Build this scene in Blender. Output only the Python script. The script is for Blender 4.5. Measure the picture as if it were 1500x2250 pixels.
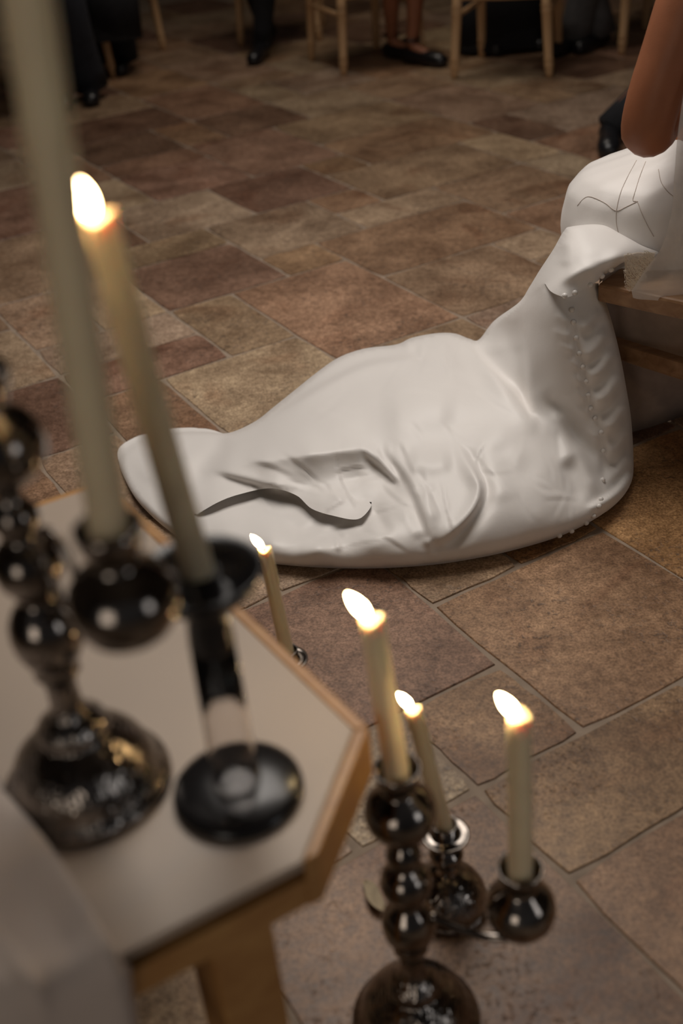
import bpy, bmesh, math, random
import numpy as np
from mathutils import Vector, Matrix
from mathutils.bvhtree import BVHTree

for o in list(bpy.data.objects):
    bpy.data.objects.remove(o, do_unlink=True)
scene = bpy.context.scene
col = scene.collection
rnd = random.Random(7)

# ------------------------------------------------------------------ camera
F_PX, PITCH, ROLL, CAM_H = 2550.0, math.radians(32.4), math.radians(-5.5), 1.25
_fw = np.array([0, math.cos(PITCH), -math.sin(PITCH)])
_rt = np.array([1.0, 0, 0])
_up = np.cross(_rt, _fw)
_c, _s = math.cos(ROLL), math.sin(ROLL)
RM = np.array([_c * _rt + _s * _up, -_s * _rt + _c * _up, _fw])
CAM = np.array([0, 0, CAM_H])
cd = bpy.data.cameras.new('camera')
cam = bpy.data.objects.new('camera', cd)
col.objects.link(cam)
m4 = Matrix.Identity(4)
for r_ in range(3):
    m4[r_][0], m4[r_][1], m4[r_][2], m4[r_][3] = RM[0][r_], RM[1][r_], -RM[2][r_], CAM[r_]
cam.matrix_world = m4
cd.sensor_fit = 'VERTICAL'
cd.sensor_height = 36.0
cd.sensor_width = 24.0
cd.lens = 36.0 * F_PX / 2250.0
cd.clip_start = 0.02
cd.clip_end = 60
cd.dof.use_dof = True
cd.dof.focus_distance = 2.2
cd.dof.aperture_fstop = 2.3
scene.camera = cam

# ------------------------------------------------------------------ world, large lights, exposure
w = bpy.data.worlds.new('world')
scene.world = w
w.use_nodes = True
w.node_tree.nodes['Background'].inputs[0].default_value = (0.62, 0.60, 0.62, 1)
w.node_tree.nodes['Background'].inputs[1].default_value = 0.05


def area_light(name, loc, target, sx, sy, power, color):
    ld = bpy.data.lights.new(name, 'AREA')
    ld.shape = 'RECTANGLE'
    ld.size, ld.size_y = sx, sy
    ld.energy = power
    ld.color = color
    o = bpy.data.objects.new(name, ld)
    col.objects.link(o)
    o.location = loc
    o.rotation_euler = (Vector(target) - Vector(loc)).to_track_quat('-Z', 'Y').to_euler()
    return o


key = area_light('ceiling_lamp_light', (0.0, 2.9, 3.1), (0.2, 2.4, 0), 1.9, 1.9, 35, (1.0, 0.925, 0.85))
key.data.spread = math.radians(118)
back = area_light('guest_fill_light', (0.2, 6.0, 3.2), (0.2, 6.0, 0), 1.6, 1.2, 13, (1.0, 0.88, 0.76))  # added fill to lift the guests and far floor, no known lamp
back.data.spread = math.radians(125)
area_light('window_light', (3.0, -1.2, 1.5), (0.5, 2.0, 0.3), 0.8, 1.2, 6.5, (0.95, 0.97, 1.0))
area_light('frontal_fill_light', (-1.6, -2.4, 1.35), (0.1, 1.6, 0.5), 1.2, 1.5, 12, (1.0, 0.89, 0.77))  # added frontal fill behind the camera, no window stands there
scene.view_settings.view_transform = 'Standard'
scene.view_settings.look = 'None'
scene.view_settings.gamma = 1
scene.view_settings.use_curve_mapping = False
scene.view_settings.exposure = 0.0


# ------------------------------------------------------------------ picture rays -> places
def ray(x, y):
    return RM.T @ np.array([(x - 750) / F_PX, -(y - 1125) / F_PX, 1.0])


def onz(x, y, z=0.0):
    d = ray(x, y)
    return CAM + (z - CAM_H) / d[2] * d


def at_y(x, y, Y):
    d = ray(x, y)
    return CAM + Y / d[1] * d


def proj(P):
    q = RM @ (np.array(P, float) - CAM)
    return 750 + F_PX * q[0] / q[2], 1125 - F_PX * q[1] / q[2], q[2]


# ------------------------------------------------------------------ helpers
def tag(o, label=None, cat=None, group=None, kind=None):
    if label: o['label'] = label
    if cat: o['category'] = cat
    if group: o['group'] = group
    if kind: o['kind'] = kind
    return o


def empty(name, loc=(0, 0, 0), rz=0.0):
    o = bpy.data.objects.new(name, None)
    o.empty_display_size = 0.05
    col.objects.link(o)
    o.location = loc
    o.rotation_euler = (0, 0, rz)
    return o


class MB:
    def __init__(self):
        self.v = []
        self.f = []

    def add(self, verts, faces):
        n = len(self.v)
        self.v += [tuple(float(c) for c in p) for p in verts]
        self.f += [tuple(i + n for i in fc) for fc in faces]
        return n

    def lathe(self, prof, c=(0, 0, 0), seg=32, M=None):
        vs, fs = [], []
        k = len(prof)
        for i in range(seg):
            a = 2 * math.pi * i / seg
            for r, z in prof:
                p = Vector((r * math.cos(a), r * math.sin(a), z))
                if M is not None: p = M @ p
                vs.append((p[0] + c[0], p[1] + c[1], p[2] + c[2]))
        for i in range(seg):
            j = (i + 1) % seg
            for q in range(k - 1):
                fs.append((i * k + q, j * k + q, j * k + q + 1, i * k + q + 1))
        self.add(vs, fs)
        return self

    def tube(self, path, rad, seg=12, cap=True, ell=None):
        P = [Vector(p) for p in path]
        n = len(P)
        if not hasattr(rad, '__len__'): rad = [rad] * n
        vs, fs = [], []
        prev = None
        for i in range(n):
            t = (P[min(i + 1, n - 1)] - P[max(i - 1, 0)])
            t = t.normalized() if t.length > 1e-9 else Vector((0, 0, 1))
            if prev is None:
                a = Vector((0, 0, 1)) if abs(t.z) < 0.9 else Vector((1, 0, 0))
                nx = t.cross(a).normalized()
            else:
                nx = (prev - t * prev.dot(t)).normalized()
            prev = nx
            ny = t.cross(nx)
            for k in range(seg):
                a = 2 * math.pi * k / seg
                e = 1.0 if ell is None else ell
                p = P[i] + nx * (rad[i] * math.cos(a)) + ny * (rad[i] * e * math.sin(a))
                vs.append(p)
        for i in range(n - 1):
            for k in range(seg):
                k2 = (k + 1) % seg
                fs.append((i * seg + k, i * seg + k2, (i + 1) * seg + k2, (i + 1) * seg + k))
        if cap:
            fs.append(tuple(range(seg - 1, -1, -1)))
            fs.append(tuple((n - 1) * seg + k for k in range(seg)))
        self.add(vs, fs)
        return self

    def box(self, a, b):
        x0, y0, z0 = a
        x1, y1, z1 = b
        self.add([(x0, y0, z0), (x1, y0, z0), (x1, y1, z0), (x0, y1, z0), (x0, y0, z1), (x1, y0, z1), (x1, y1, z1), (x0, y1, z1)],
                 [(0, 3, 2, 1), (4, 5, 6, 7), (0, 1, 5, 4), (1, 2, 6, 5), (2, 3, 7, 6), (3, 0, 4, 7)])
        return self

    def prism(self, poly, z0, z1):
        n = len(poly)
        vs = [(p[0], p[1], z0) for p in poly] + [(p[0], p[1], z1) for p in poly]
        fs = [tuple(range(n - 1, -1, -1)), tuple(range(n, 2 * n))]
        fs += [(i, (i + 1) % n, n + (i + 1) % n, n + i) for i in range(n)]
        self.add(vs, fs)
        return self

    def build(self, name, mat, parent=None, smooth=True, bevel=0.0, sub=0, auto=None, solid=0.0):
        me = bpy.data.meshes.new(name)
        me.from_pydata(self.v, [], self.f)
        me.update()
        bm = bmesh.new()
        bm.from_mesh(me)
        bmesh.ops.recalc_face_normals(bm, faces=bm.faces)
        bm.to_mesh(me)
        bm.free()
        if mat is not None: me.materials.append(mat)
        for p in me.polygons: p.use_smooth = smooth
        o = bpy.data.objects.new(name, me)
        col.objects.link(o)
        if parent is not None: o.parent = parent
        if solid:
            md = o.modifiers.new('solid', 'SOLIDIFY')
            md.thickness = solid
        if bevel:
            md = o.modifiers.new('bevel', 'BEVEL')
            md.width = bevel
            md.segments = 2
            md.limit_method = 'ANGLE'
            md.angle_limit = math.radians(40)
        if sub:
            md = o.modifiers.new('sub', 'SUBSURF')
            md.levels = md.render_levels = sub
        if auto is not None:
            me.set_sharp_from_angle(angle=math.radians(auto))
        return o


def copy_tree(o, parent=None):
    c = o.copy()
    col.objects.link(c)
    c.parent = parent
    for ch in list(o.children):
        copy_tree(ch, c)
    return c


# ------------------------------------------------------------------ materials
MATS = {}


def mat(name):
    m = bpy.data.materials.new(name)
    m.use_nodes = True
    MATS[name] = m
    nt = m.node_tree
    return m, nt, nt.nodes['Principled BSDF']


def N(nt, typ, **kw):
    n = nt.nodes.new(typ)
    for k, v in kw.items():
        if k.startswith('i_'):
            n.inputs[k[2:].replace('_', ' ')].default_value = v
        else:
            setattr(n, k, v)
    return n


def mixc(nt, fac, a, b, blend='MIX'):
    n = nt.nodes.new('ShaderNodeMix')
    n.data_type = 'RGBA'
    n.blend_type = blend
    L = nt.links.new
    for i, s in ((0, fac), (6, a), (7, b)):
        if hasattr(s, 'links') or hasattr(s, 'is_linked'):
            L(s, n.inputs[i])
        else:
            n.inputs[i].default_value = s if i == 0 else (*s, 1)
    return n.outputs[2]


def ramp(nt, src, stops):
    n = nt.nodes.new('ShaderNodeValToRGB')
    e = n.color_ramp.elements
    while len(e) < len(stops): e.new(0.5)
    for k, (p, c) in enumerate(stops):
        e[k].position = p
        e[k].color = (c, c, c, 1) if not hasattr(c, '__len__') else (*c, 1)
    nt.links.new(src, n.inputs[0])
    return n.outputs[0]


def simple(name, color, rough=0.5, metal=0.0, noise=0.0, nscale=20, bump=0.0, bscale=200, sheen=0.0, sss=0.0, coat=0.0):
    m, nt, b = mat(name)
    L = nt.links.new
    b.inputs['Base Color'].default_value = (*color, 1)
    b.inputs['Roughness'].default_value = rough
    b.inputs['Metallic'].default_value = metal
    if sheen: b.inputs['Sheen Weight'].default_value = sheen
    if coat: b.inputs['Coat Weight'].default_value = coat
    tc = N(nt, 'ShaderNodeTexCoord')
    if noise:
        n = N(nt, 'ShaderNodeTexNoise', i_Scale=nscale, i_Detail=5.0)
        L(tc.outputs['Object'], n.inputs['Vector'])
        f = ramp(nt, n.outputs[0], [(0.3, 0.0), (0.7, 1.0)])
        L(mixc(nt, f, [c * (1 - noise) for c in color], [min(1, c * (1 + noise)) for c in color]), b.inputs['Base Color'])
    if bump:
        n2 = N(nt, 'ShaderNodeTexNoise', i_Scale=bscale, i_Detail=3.0)
        L(tc.outputs['Object'], n2.inputs['Vector'])
        bp = N(nt, 'ShaderNodeBump', i_Strength=bump, i_Distance=0.002)
        L(n2.outputs[0], bp.inputs['Height'])
        L(bp.outputs[0], b.inputs['Normal'])
    if sss:
        b.inputs['Subsurface Weight'].default_value = sss
        b.inputs['Subsurface Radius'].default_value = (1.0, 0.6, 0.35)
        b.inputs['Subsurface Scale'].default_value = 0.006
    return m


def wood(name, c1, c2, rough=0.45, scale=14, axis=0):
    m, nt, b = mat(name)
    L = nt.links.new
    tc = N(nt, 'ShaderNodeTexCoord')
    mp = N(nt, 'ShaderNodeMapping')
    sc = [scale * 4] * 3
    sc[axis] = scale * 0.3
    mp.inputs['Scale'].default_value = sc
    L(tc.outputs['Object'], mp.inputs[0])
    n = N(nt, 'ShaderNodeTexNoise', i_Scale=1.0, i_Detail=6.0, i_Distortion=0.6)
    L(mp.outputs[0], n.inputs['Vector'])
    f = ramp(nt, n.outputs[0], [(0.3, 0.0), (0.7, 1.0)])
    L(mixc(nt, f, c1, c2), b.inputs['Base Color'])
    b.inputs['Roughness'].default_value = rough
    bp = N(nt, 'ShaderNodeBump', i_Strength=0.15, i_Distance=0.002)
    L(n.outputs[0], bp.inputs['Height'])
    L(bp.outputs[0], b.inputs['Normal'])
    return m


def stone_material():
    m, nt, b = mat('limestone')
    L = nt.links.new
    oi = N(nt, 'ShaderNodeObjectInfo')
    geo = N(nt, 'ShaderNodeNewGeometry')
    off = N(nt, 'ShaderNodeVectorMath', operation='SCALE')
    cmb = N(nt, 'ShaderNodeCombineXYZ')
    for k in range(3): L(oi.outputs['Random'], cmb.inputs[k])
    L(cmb.outputs[0], off.inputs[0])
    off.inputs['Scale'].default_value = 37.0
    add = N(nt, 'ShaderNodeVectorMath', operation='ADD')
    L(geo.outputs['Position'], add.inputs[0])
    L(off.outputs[0], add.inputs[1])
    V = add.outputs[0]
    cloud = N(nt, 'ShaderNodeTexNoise', i_Scale=5.0, i_Detail=6.0, i_Roughness=0.6, i_Distortion=0.4)
    L(V, cloud.inputs['Vector'])
    fine = N(nt, 'ShaderNodeTexNoise', i_Scale=60.0, i_Detail=5.0, i_Roughness=0.7)
    L(V, fine.inputs['Vector'])
    stain = N(nt, 'ShaderNodeTexNoise', i_Scale=3.2, i_Detail=4.0, i_Distortion=1.2)
    L(V, stain.inputs['Vector'])
    pits = N(nt, 'ShaderNodeTexNoise', i_Scale=95.0, i_Detail=3.0, i_Roughness=0.6)
    L(V, pits.inputs['Vector'])
    pm = N(nt, 'ShaderNodeTexNoise', i_Scale=7.0, i_Detail=3.0)
    L(V, pm.inputs['Vector'])
    base = oi.outputs['Color']
    c = mixc(nt, ramp(nt, cloud.outputs[0], [(0.32, 0.0), (0.68, 1.0)]), (0.58, 0.52, 0.47), (1.34, 1.34, 1.32))
    c = mixc(nt, 1.0, base, c, 'MULTIPLY')
    c2 = mixc(nt, ramp(nt, fine.outputs[0], [(0.3, 0.0), (0.7, 1.0)]), (0.60, 0.57, 0.54), (1.30, 1.30, 1.28))
    c = mixc(nt, 1.0, c, c2, 'MULTIPLY')
    speck = N(nt, 'ShaderNodeTexNoise', i_Scale=210.0, i_Detail=2.0, i_Roughness=0.7)
    L(V, speck.inputs['Vector'])
    c3 = mixc(nt, ramp(nt, speck.outputs[0], [(0.34, 0.0), (0.62, 1.0)]), (0.58, 0.54, 0.50), (1.14, 1.14, 1.14))
    c = mixc(nt, 1.0, c, c3, 'MULTIPLY')
    st = ramp(nt, stain.outputs[0], [(0.54, 0.0), (0.70, 0.6)])
    c = mixc(nt, st, c, mixc(nt, 1.0, c, (0.62, 0.45, 0.36), 'MULTIPLY'))
    pit = ramp(nt, pits.outputs[0], [(0.57, 0.0), (0.65, 1.0)])
    pmask = ramp(nt, pm.outputs[0], [(0.45, 0.0), (0.62, 1.0)])
    mul = N(nt, 'ShaderNodeMath', operation='MULTIPLY')
    L(pit, mul.inputs[0])
    L(pmask, mul.inputs[1])
    mul2 = N(nt, 'ShaderNodeMath', operation='MULTIPLY')
    L(mul.outputs[0], mul2.inputs[0])
    mul2.inputs[1].default_value = 0.62
    c = mixc(nt, mul2.outputs[0], c, (0.05, 0.035, 0.028))
    b.inputs['Specular IOR Level'].default_value = 0.35
    L(c, b.inputs['Base Color'])
    rr = ramp(nt, fine.outputs[0], [(0.2, 0.34), (0.8, 0.52)])
    L(rr, b.inputs['Roughness'])
    hs = N(nt, 'ShaderNodeMath', operation='SUBTRACT')
    L(cloud.outputs[0], hs.inputs[0])
    L(mul.outputs[0], hs.inputs[1])
    bp = N(nt, 'ShaderNodeBump', i_Strength=0.35, i_Distance=0.003)
    L(hs.outputs[0], bp.inputs['Height'])
    L(bp.outputs[0], b.inputs['Normal'])
    return m


def satin_material():
    m, nt, b = mat('ivory_satin')
    L = nt.links.new
    b.inputs['Base Color'].default_value = (0.80, 0.77, 0.745, 1)
    b.inputs['Roughness'].default_value = 0.44
    b.inputs['Sheen Weight'].default_value = 0.2
    b.inputs['Sheen Roughness'].default_value = 0.4
    b.inputs['Specular IOR Level'].default_value = 0.5
    tc = N(nt, 'ShaderNodeTexCoord')
    n = N(nt, 'ShaderNodeTexNoise', i_Scale=28.0, i_Detail=4.0, i_Roughness=0.55)
    L(tc.outputs['Object'], n.inputs['Vector'])
    n2 = N(nt, 'ShaderNodeTexNoise', i_Scale=900.0, i_Detail=1.0)
    L(tc.outputs['Object'], n2.inputs['Vector'])
    bp = N(nt, 'ShaderNodeBump', i_Strength=0.10, i_Distance=0.006)
    L(n.outputs[0], bp.inputs['Height'])
    bp2 = N(nt, 'ShaderNodeBump', i_Strength=0.12, i_Distance=0.0006)
    L(n2.outputs[0], bp2.inputs['Height'])
    L(bp.outputs[0], bp2.inputs['Normal'])
    L(bp2.outputs[0], b.inputs['Normal'])
    return m


def silver_material(name, engraved):
    m, nt, b = mat(name)
    L = nt.links.new
    b.inputs['Metallic'].default_value = 1.0
    tc = N(nt, 'ShaderNodeTexCoord')
    n = N(nt, 'ShaderNodeTexNoise', i_Scale=45.0, i_Detail=5.0)
    L(tc.outputs['Object'], n.inputs['Vector'])
    f = ramp(nt, n.outputs[0], [(0.35, 0.0), (0.7, 1.0)])
    L(mixc(nt, f, (0.15, 0.128, 0.112), (0.33, 0.295, 0.265)), b.inputs['Base Color'])  # dark warm base stands in for reflections of dim brown surroundings
    L(ramp(nt, n.outputs[0], [(0.3, 0.09), (0.75, 0.20)]), b.inputs['Roughness'])
    if engraved:
        vo = N(nt, 'ShaderNodeTexVoronoi', i_Scale=150.0)
        L(tc.outputs['Object'], vo.inputs['Vector'])
        wv = N(nt, 'ShaderNodeTexWave', i_Scale=60.0, i_Distortion=12.0, i_Detail=2.0)
        L(tc.outputs['Object'], wv.inputs['Vector'])
        mx = N(nt, 'ShaderNodeMath', operation='ADD')
        L(vo.outputs['Distance'], mx.inputs[0])
        L(wv.outputs[0], mx.inputs[1])
        bp = N(nt, 'ShaderNodeBump', i_Strength=0.42, i_Distance=0.0010)
        L(mx.outputs[0], bp.inputs['Height'])
        L(bp.outputs[0], b.inputs['Normal'])
    return m


def emit(name, color, strength):
    m, nt, b = mat(name)
    b.inputs['Base Color'].default_value = (0, 0, 0, 1)
    b.inputs['Emission Color'].default_value = (*color, 1)
    b.inputs['Emission Strength'].default_value = strength
    return m


def sheer(name, color, opac, rough=0.6):
    m, nt, b = mat(name)
    L = nt.links.new
    b.inputs['Base Color'].default_value = (*color, 1)
    b.inputs['Roughness'].default_value = rough
    b.inputs['Alpha'].default_value = opac
    tc = N(nt, 'ShaderNodeTexCoord')
    n = N(nt, 'ShaderNodeTexNoise', i_Scale=14.0, i_Detail=3.0)
    L(tc.outputs['Object'], n.inputs['Vector'])
    L(ramp(nt, n.outputs[0], [(0.3, opac * 0.8), (0.7, min(1, opac * 1.2))]), b.inputs['Alpha'])
    return m


STONE = stone_material()
SATIN = satin_material()
SILVER = silver_material('darkened_silver', False)
ENGRAVED = silver_material('engraved_silver', True)
WAX = simple('ivory_wax', (0.92, 0.77, 0.52), 0.5, sss=0.4, noise=0.05, nscale=30)
FLAME = emit('flame', (1.0, 0.70, 0.34), 62.0)
WICK = simple('burnt_wick', (0.02, 0.016, 0.014), 0.9, noise=0.3)
CHAIRWOOD = wood('beech_wood', (0.56, 0.34, 0.17), (0.70, 0.46, 0.25), 0.4, 12, 2)
TABLEWOOD = wood('honey_oak', (0.40, 0.19, 0.06), (0.54, 0.29, 0.10), 0.38, 10, 0)
BENCHWOOD = wood('oak_bench', (0.24, 0.125, 0.06), (0.40, 0.24, 0.13), 0.42, 12, 0)
WHITETOP = simple('white_lacquer', (0.47, 0.375, 0.295), 0.42, noise=0.03, nscale=6)
LINEN = simple('linen_cloth', (0.64, 0.54, 0.475), 0.85, noise=0.05, nscale=12, bump=0.3, bscale=500, sheen=0.2)
GREYCLOTH = simple('grey_upholstery', (0.40, 0.32, 0.28), 0.9, noise=0.10, nscale=30, bump=0.4, bscale=600)
BLACKLACQ = simple('black_lacquer', (0.012, 0.011, 0.012), 0.22, noise=0.1)
BLACKCLOTH = simple('black_wool', (0.012, 0.013, 0.017), 0.9, noise=0.2, nscale=30)
NAVYCLOTH = simple('navy_wool', (0.016, 0.019, 0.028), 0.88, noise=0.2, nscale=30)
GREYSUIT = simple('grey_dress_cloth', (0.10, 0.10, 0.105), 0.85, noise=0.15, nscale=25)
BLACKSHOE = simple('black_leather', (0.010, 0.010, 0.012), 0.3, noise=0.1)
SKIN = simple('warm_skin', (0.33, 0.125, 0.06), 0.5, noise=0.07, nscale=25, sss=0.12, bump=0.12, bscale=350)
SKINDARK = simple('tanned_skin', (0.34, 0.14, 0.075), 0.5, noise=0.08, nscale=25, sss=0.1)
HAIR = simple('dark_hair', (0.03, 0.018, 0.012), 0.6, noise=0.3, nscale=80)
VEILM = sheer('tulle', (0.80, 0.75, 0.71), 0.55)
LACEM = simple('lace_thread', (0.80, 0.72, 0.60), 0.8, noise=0.05)
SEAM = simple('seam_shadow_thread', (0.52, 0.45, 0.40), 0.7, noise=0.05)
PEARL = simple('satin_button', (0.80, 0.77, 0.74), 0.3, noise=0.03, coat=0.3)
PLASTER = simple('plaster', (0.30, 0.27, 0.24), 0.9, noise=0.08, nscale=3, bump=0.2, bscale=40)
GROUT = simple('grout', (0.28, 0.215, 0.16), 0.85, noise=0.18, nscale=30, bump=0.4, bscale=120)
LEAFM = simple('dry_leaf', (0.34, 0.27, 0.17), 0.7, noise=0.2, nscale=60)


def glass_material():
    m, nt, b = mat('clear_glass')
    b.inputs['Base Color'].default_value = (0.93, 0.91, 0.90, 1)
    b.inputs['Roughness'].default_value = 0.06
    b.inputs['Transmission Weight'].default_value = 1.0
    b.inputs['IOR'].default_value = 1.22
    n = N(nt, 'ShaderNodeTexNoise', i_Scale=30.0)
    nt.links.new(ramp(nt, n.outputs[0], [(0.3, 0.04), (0.7, 0.10)]), b.inputs['Roughness'])
    return m


GLASS = glass_material()

# ------------------------------------------------------------------ room shell
GROUND = -0.0028
fl = MB().add([(-5, -3, GROUND), (5.5, -3, GROUND), (5.5, 9.6, GROUND), (-5, 9.6, GROUND)], [(0, 1, 2, 3)])
fb = MB()
fb.box((-5, -3, -0.10), (5.5, 9.6, GROUND))
floor = tag(fb.build('floor', GROUT, smooth=False), 'worn limestone floor of mixed tan and brown slabs', 'floor', kind='structure')
tag(MB().box((-5, 9.6, -0.1), (5.5, 9.8, 4.2)).build('wall_back', PLASTER, smooth=False), 'dim plaster wall beyond the seated guests', 'wall', kind='structure')
tag(MB().box((-5.2, -3, -0.1), (-5, 9.8, 4.2)).build('wall_left', PLASTER, smooth=False), 'plaster side wall out of view on the left', 'wall', kind='structure')
tag(MB().box((5.5, -3, -0.1), (5.7, 9.8, 4.2)).build('wall_right', PLASTER, smooth=False), 'plaster side wall out of view on the right', 'wall', kind='structure')
tag(MB().box((-5.2, -3, 4.2), (5.7, 9.8, 4.4)).build('ceiling', PLASTER, smooth=False), 'plaster ceiling above the hall', 'ceiling', kind='structure')

YAW = math.radians(-61.6)
UX = np.array([math.cos(YAW), math.sin(YAW)])
VX = np.array([-math.sin(YAW), math.cos(YAW)])
MOD = 0.1975


def uv(i, j):
    return -(0.776 + MOD * i) * UX + (0.505 + 0.1985 * j) * VX


TONE = {'tan': (0.272, 0.190, 0.128), 'light': (0.345, 0.255, 0.172), 'grey': (0.285, 0.215, 0.155), 'brown': (0.250, 0.157, 0.096),
        'dark': (0.150, 0.089, 0.060), 'red': (0.225, 0.137, 0.094), 'orange': (0.305, 0.180, 0.085)}
FIXED = [(19, 21, 8, 10, 'dark'), (16, 19, 7, 9, 'red'), (19, 21, 5, 7, 'dark'), (14, 16, 6, 8, 'dark'), (12, 13, 7, 9, 'light'),
         (12, 14, 5, 7, 'grey'), (10, 12, 6, 9, 'brown'), (11, 13, 3, 5, 'dark'), (9, 11, 3, 4, 'tan'), (8, 11, 4, 6, 'brown'),
         (9, 10, 1, 3, 'red'), (10, 11, 1, 3, 'grey'), (7, 9, 2, 4, 'light'), (8, 10, 6, 8, 'tan'), (1, 3, 2, 4, 'brown'),
         (3, 4, 2, 3, 'tan'), (3, 5, 3, 4, 'orange'), (1, 4, 4, 6, 'orange'), (2, 4, 0, 2, 'red'), (1, 2, 1, 2, 'brown'),
         (0, 1, 1, 3, 'brown'), (-2, 0, 1, 3, 'brown'), (-2, 1, -1, 1, 'red'), (13, 14, 3, 5, 'tan'), (14, 16, 4, 6, 'grey'),
         (16, 18, 5, 7, 'red'), (13, 15, 8, 11, 'tan'), (17, 19, 9, 12, 'tan'), (11, 13, 9, 11, 'tan'), (9, 11, 9, 11, 'red'),
         (19, 21, 10, 12, 'grey'), (15, 17, 9, 12, 'brown'), (4, 7, 3, 5, 'brown'), (5, 7, 1, 3, 'tan'), (10, 12, -2, 1, 'grey'),
         (-1, 1, 3, 5, 'brown'), (-4, -2, 1, 4, 'brown'), (-3, 0, 5, 7, 'brown')]
occ = set()
rects = []
for r4 in FIXED:
    cells = [(i, j) for i in range(r4[0], r4[1]) for j in range(r4[2], r4[3])]
    if any(cc in occ for cc in cells): continue
    occ.update(cells)
    rects.append(r4)


def inview(i, j):
    P = uv(i, j)
    if P[1] < 0.35 or P[1] > 8.4: return False
    x, y, d = proj((P[0], P[1], 0))
    return d > 0 and -260 < x < 1760 and -60 < y < 2500


SH = [(2, 3), (3, 2), (2, 2), (2, 2), (1, 2), (2, 1), (3, 2), (2, 3)]
order = sorted([(i, j) for i in range(-6, 44) for j in range(-14, 26) if inview(i + 0.5, j + 0.5)])
for (i, j) in order:
    if (i, j) in occ: continue
    sh = SH[:]
    rnd.shuffle(sh)
    for (a, b) in sh + [(1, 2), (2, 1), (1, 1)]:
        cells = [(i + p, j + q) for p in range(a) for q in range(b)]
        if not any(cc in occ for cc in cells): break
    occ.update(cells)
    rects.append((i, i + a, j, j + b, rnd.choice(['tan', 'tan', 'brown', 'grey', 'red', 'light', 'brown', 'dark', 'tan', 'grey'])))
rects.sort(key=lambda r: abs(r[0]))
tile_mesh_stuff = MB()
for k, (i0, i1, j0, j1, tone) in enumerate(rects):
    A, B = uv(i0, j0), uv(i1, j1)
    g = 0.0030
    wu, wv_ = (i1 - i0) * MOD - 2 * g, (j1 - j0) * 0.1985 - 2 * g
    c0 = (uv(i0, j0) + uv(i1, j1)) / 2
    loop = []
    ns = 6
    corners = [(-wu / 2, -wv_ / 2), (wu / 2, -wv_ / 2), (wu / 2, wv_ / 2), (-wu / 2, wv_ / 2)]
    for e in range(4):
        p, q = corners[e], corners[(e + 1) % 4]
        for t in range(ns):
            f = t / ns
            x, y = p[0] + (q[0] - p[0]) * f, p[1] + (q[1] - p[1]) * f
            if t == 0:
                x, y = x * (1 - 0.004 / (wu / 2)), y * (1 - 0.004 / (wv_ / 2))
            jx = rnd.uniform(-0.0042, 0.0018)
            L_ = math.hypot(x, y)
            loop.append((x * (1 + jx / L_), y * (1 + jx / L_)))
    n = len(loop)
    dz = rnd.uniform(-0.0005, 0.0005)
    vs, fs = [], []
    for sc, z in ((1.0, GROUND - 0.004), (1.0, -0.0016 + dz), (0.9935, dz)):
        for (x, y) in loop:
            P = -UX * x + VX * y
            vs.append((P[0] * sc, P[1] * sc, z))
    for rr in range(2):
        for t in range(n):
            t2 = (t + 1) % n
            fs.append((rr * n + t, rr * n + t2, (rr + 1) * n + t2, (rr + 1) * n + t))
    fs.append(tuple(2 * n + t for t in range(n)))
    bt = MB()
    bt.add(vs, fs)
    if k < 300:
        o = bt.build('floor_tile', STONE, floor, smooth=False)
        o.location = (c0[0], c0[1], 0)
        tn = TONE[tone]
        v = rnd.uniform(0.88, 1.12)
        v *= 1.22
        o.color = (tn[0] * v, tn[1] * v * rnd.uniform(0.97, 1.03), tn[2] * v * rnd.uniform(0.94, 1.06), 1)
    else:
        tile_mesh_stuff.add([(p[0] + c0[0], p[1] + c0[1], p[2]) for p in vs], fs)
if tile_mesh_stuff.v:
    o = tag(tile_mesh_stuff.build('floor_tile', STONE, floor, smooth=False), kind='stuff')
    o.color = (*TONE['tan'], 1)


# ------------------------------------------------------------------ relief cloth: a draped surface from heights
def tps(ctrl):
    P = np.array([[c[0], c[1]] for c in ctrl], float) / 300.0
    z = np.array([c[2] for c in ctrl], float)
    n = len(P)

    def U(r2):
        return np.where(r2 > 1e-12, r2 * np.log(np.maximum(r2, 1e-12)), 0)
    K = U(((P[:, None] - P[None]) ** 2).sum(-1)) + np.eye(n) * 0.02
    Q = np.hstack([np.ones((n, 1)), P])
    A = np.zeros((n + 3, n + 3))
    A[:n, :n], A[:n, n:], A[n:, :n] = K, Q, Q.T
    s = np.linalg.solve(A, np.concatenate([z, np.zeros(3)]))

    def ev(X):
        X = np.asarray(X, float) / 300.0
        return U(((X[:, None] - P[None]) ** 2).sum(-1)) @ s[:n] + s[n] + X @ s[n + 1:]
    return ev


def smooth_line(pts, closed=False, k=8):
    P = np.array(pts, float)
    n = len(P)
    out = []
    rng = range(n if closed else n - 1)
    for i in rng:
        p0 = P[(i - 1) % n] if closed or i > 0 else 2 * P[0] - P[1]
        p1, p2 = P[i], P[(i + 1) % n]
        p3 = P[(i + 2) % n] if closed or i + 2 < n else 2 * P[-1] - P[-2]
        for t in np.arange(k) / k:
            out.append(0.5 * (2 * p1 + (p2 - p0) * t + (2 * p0 - 5 * p1 + 4 * p2 - p3) * t * t + (3 * p1 - p0 - 3 * p2 + p3) * t ** 3))
    if not closed: out.append(P[-1])
    return np.array(out)


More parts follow.
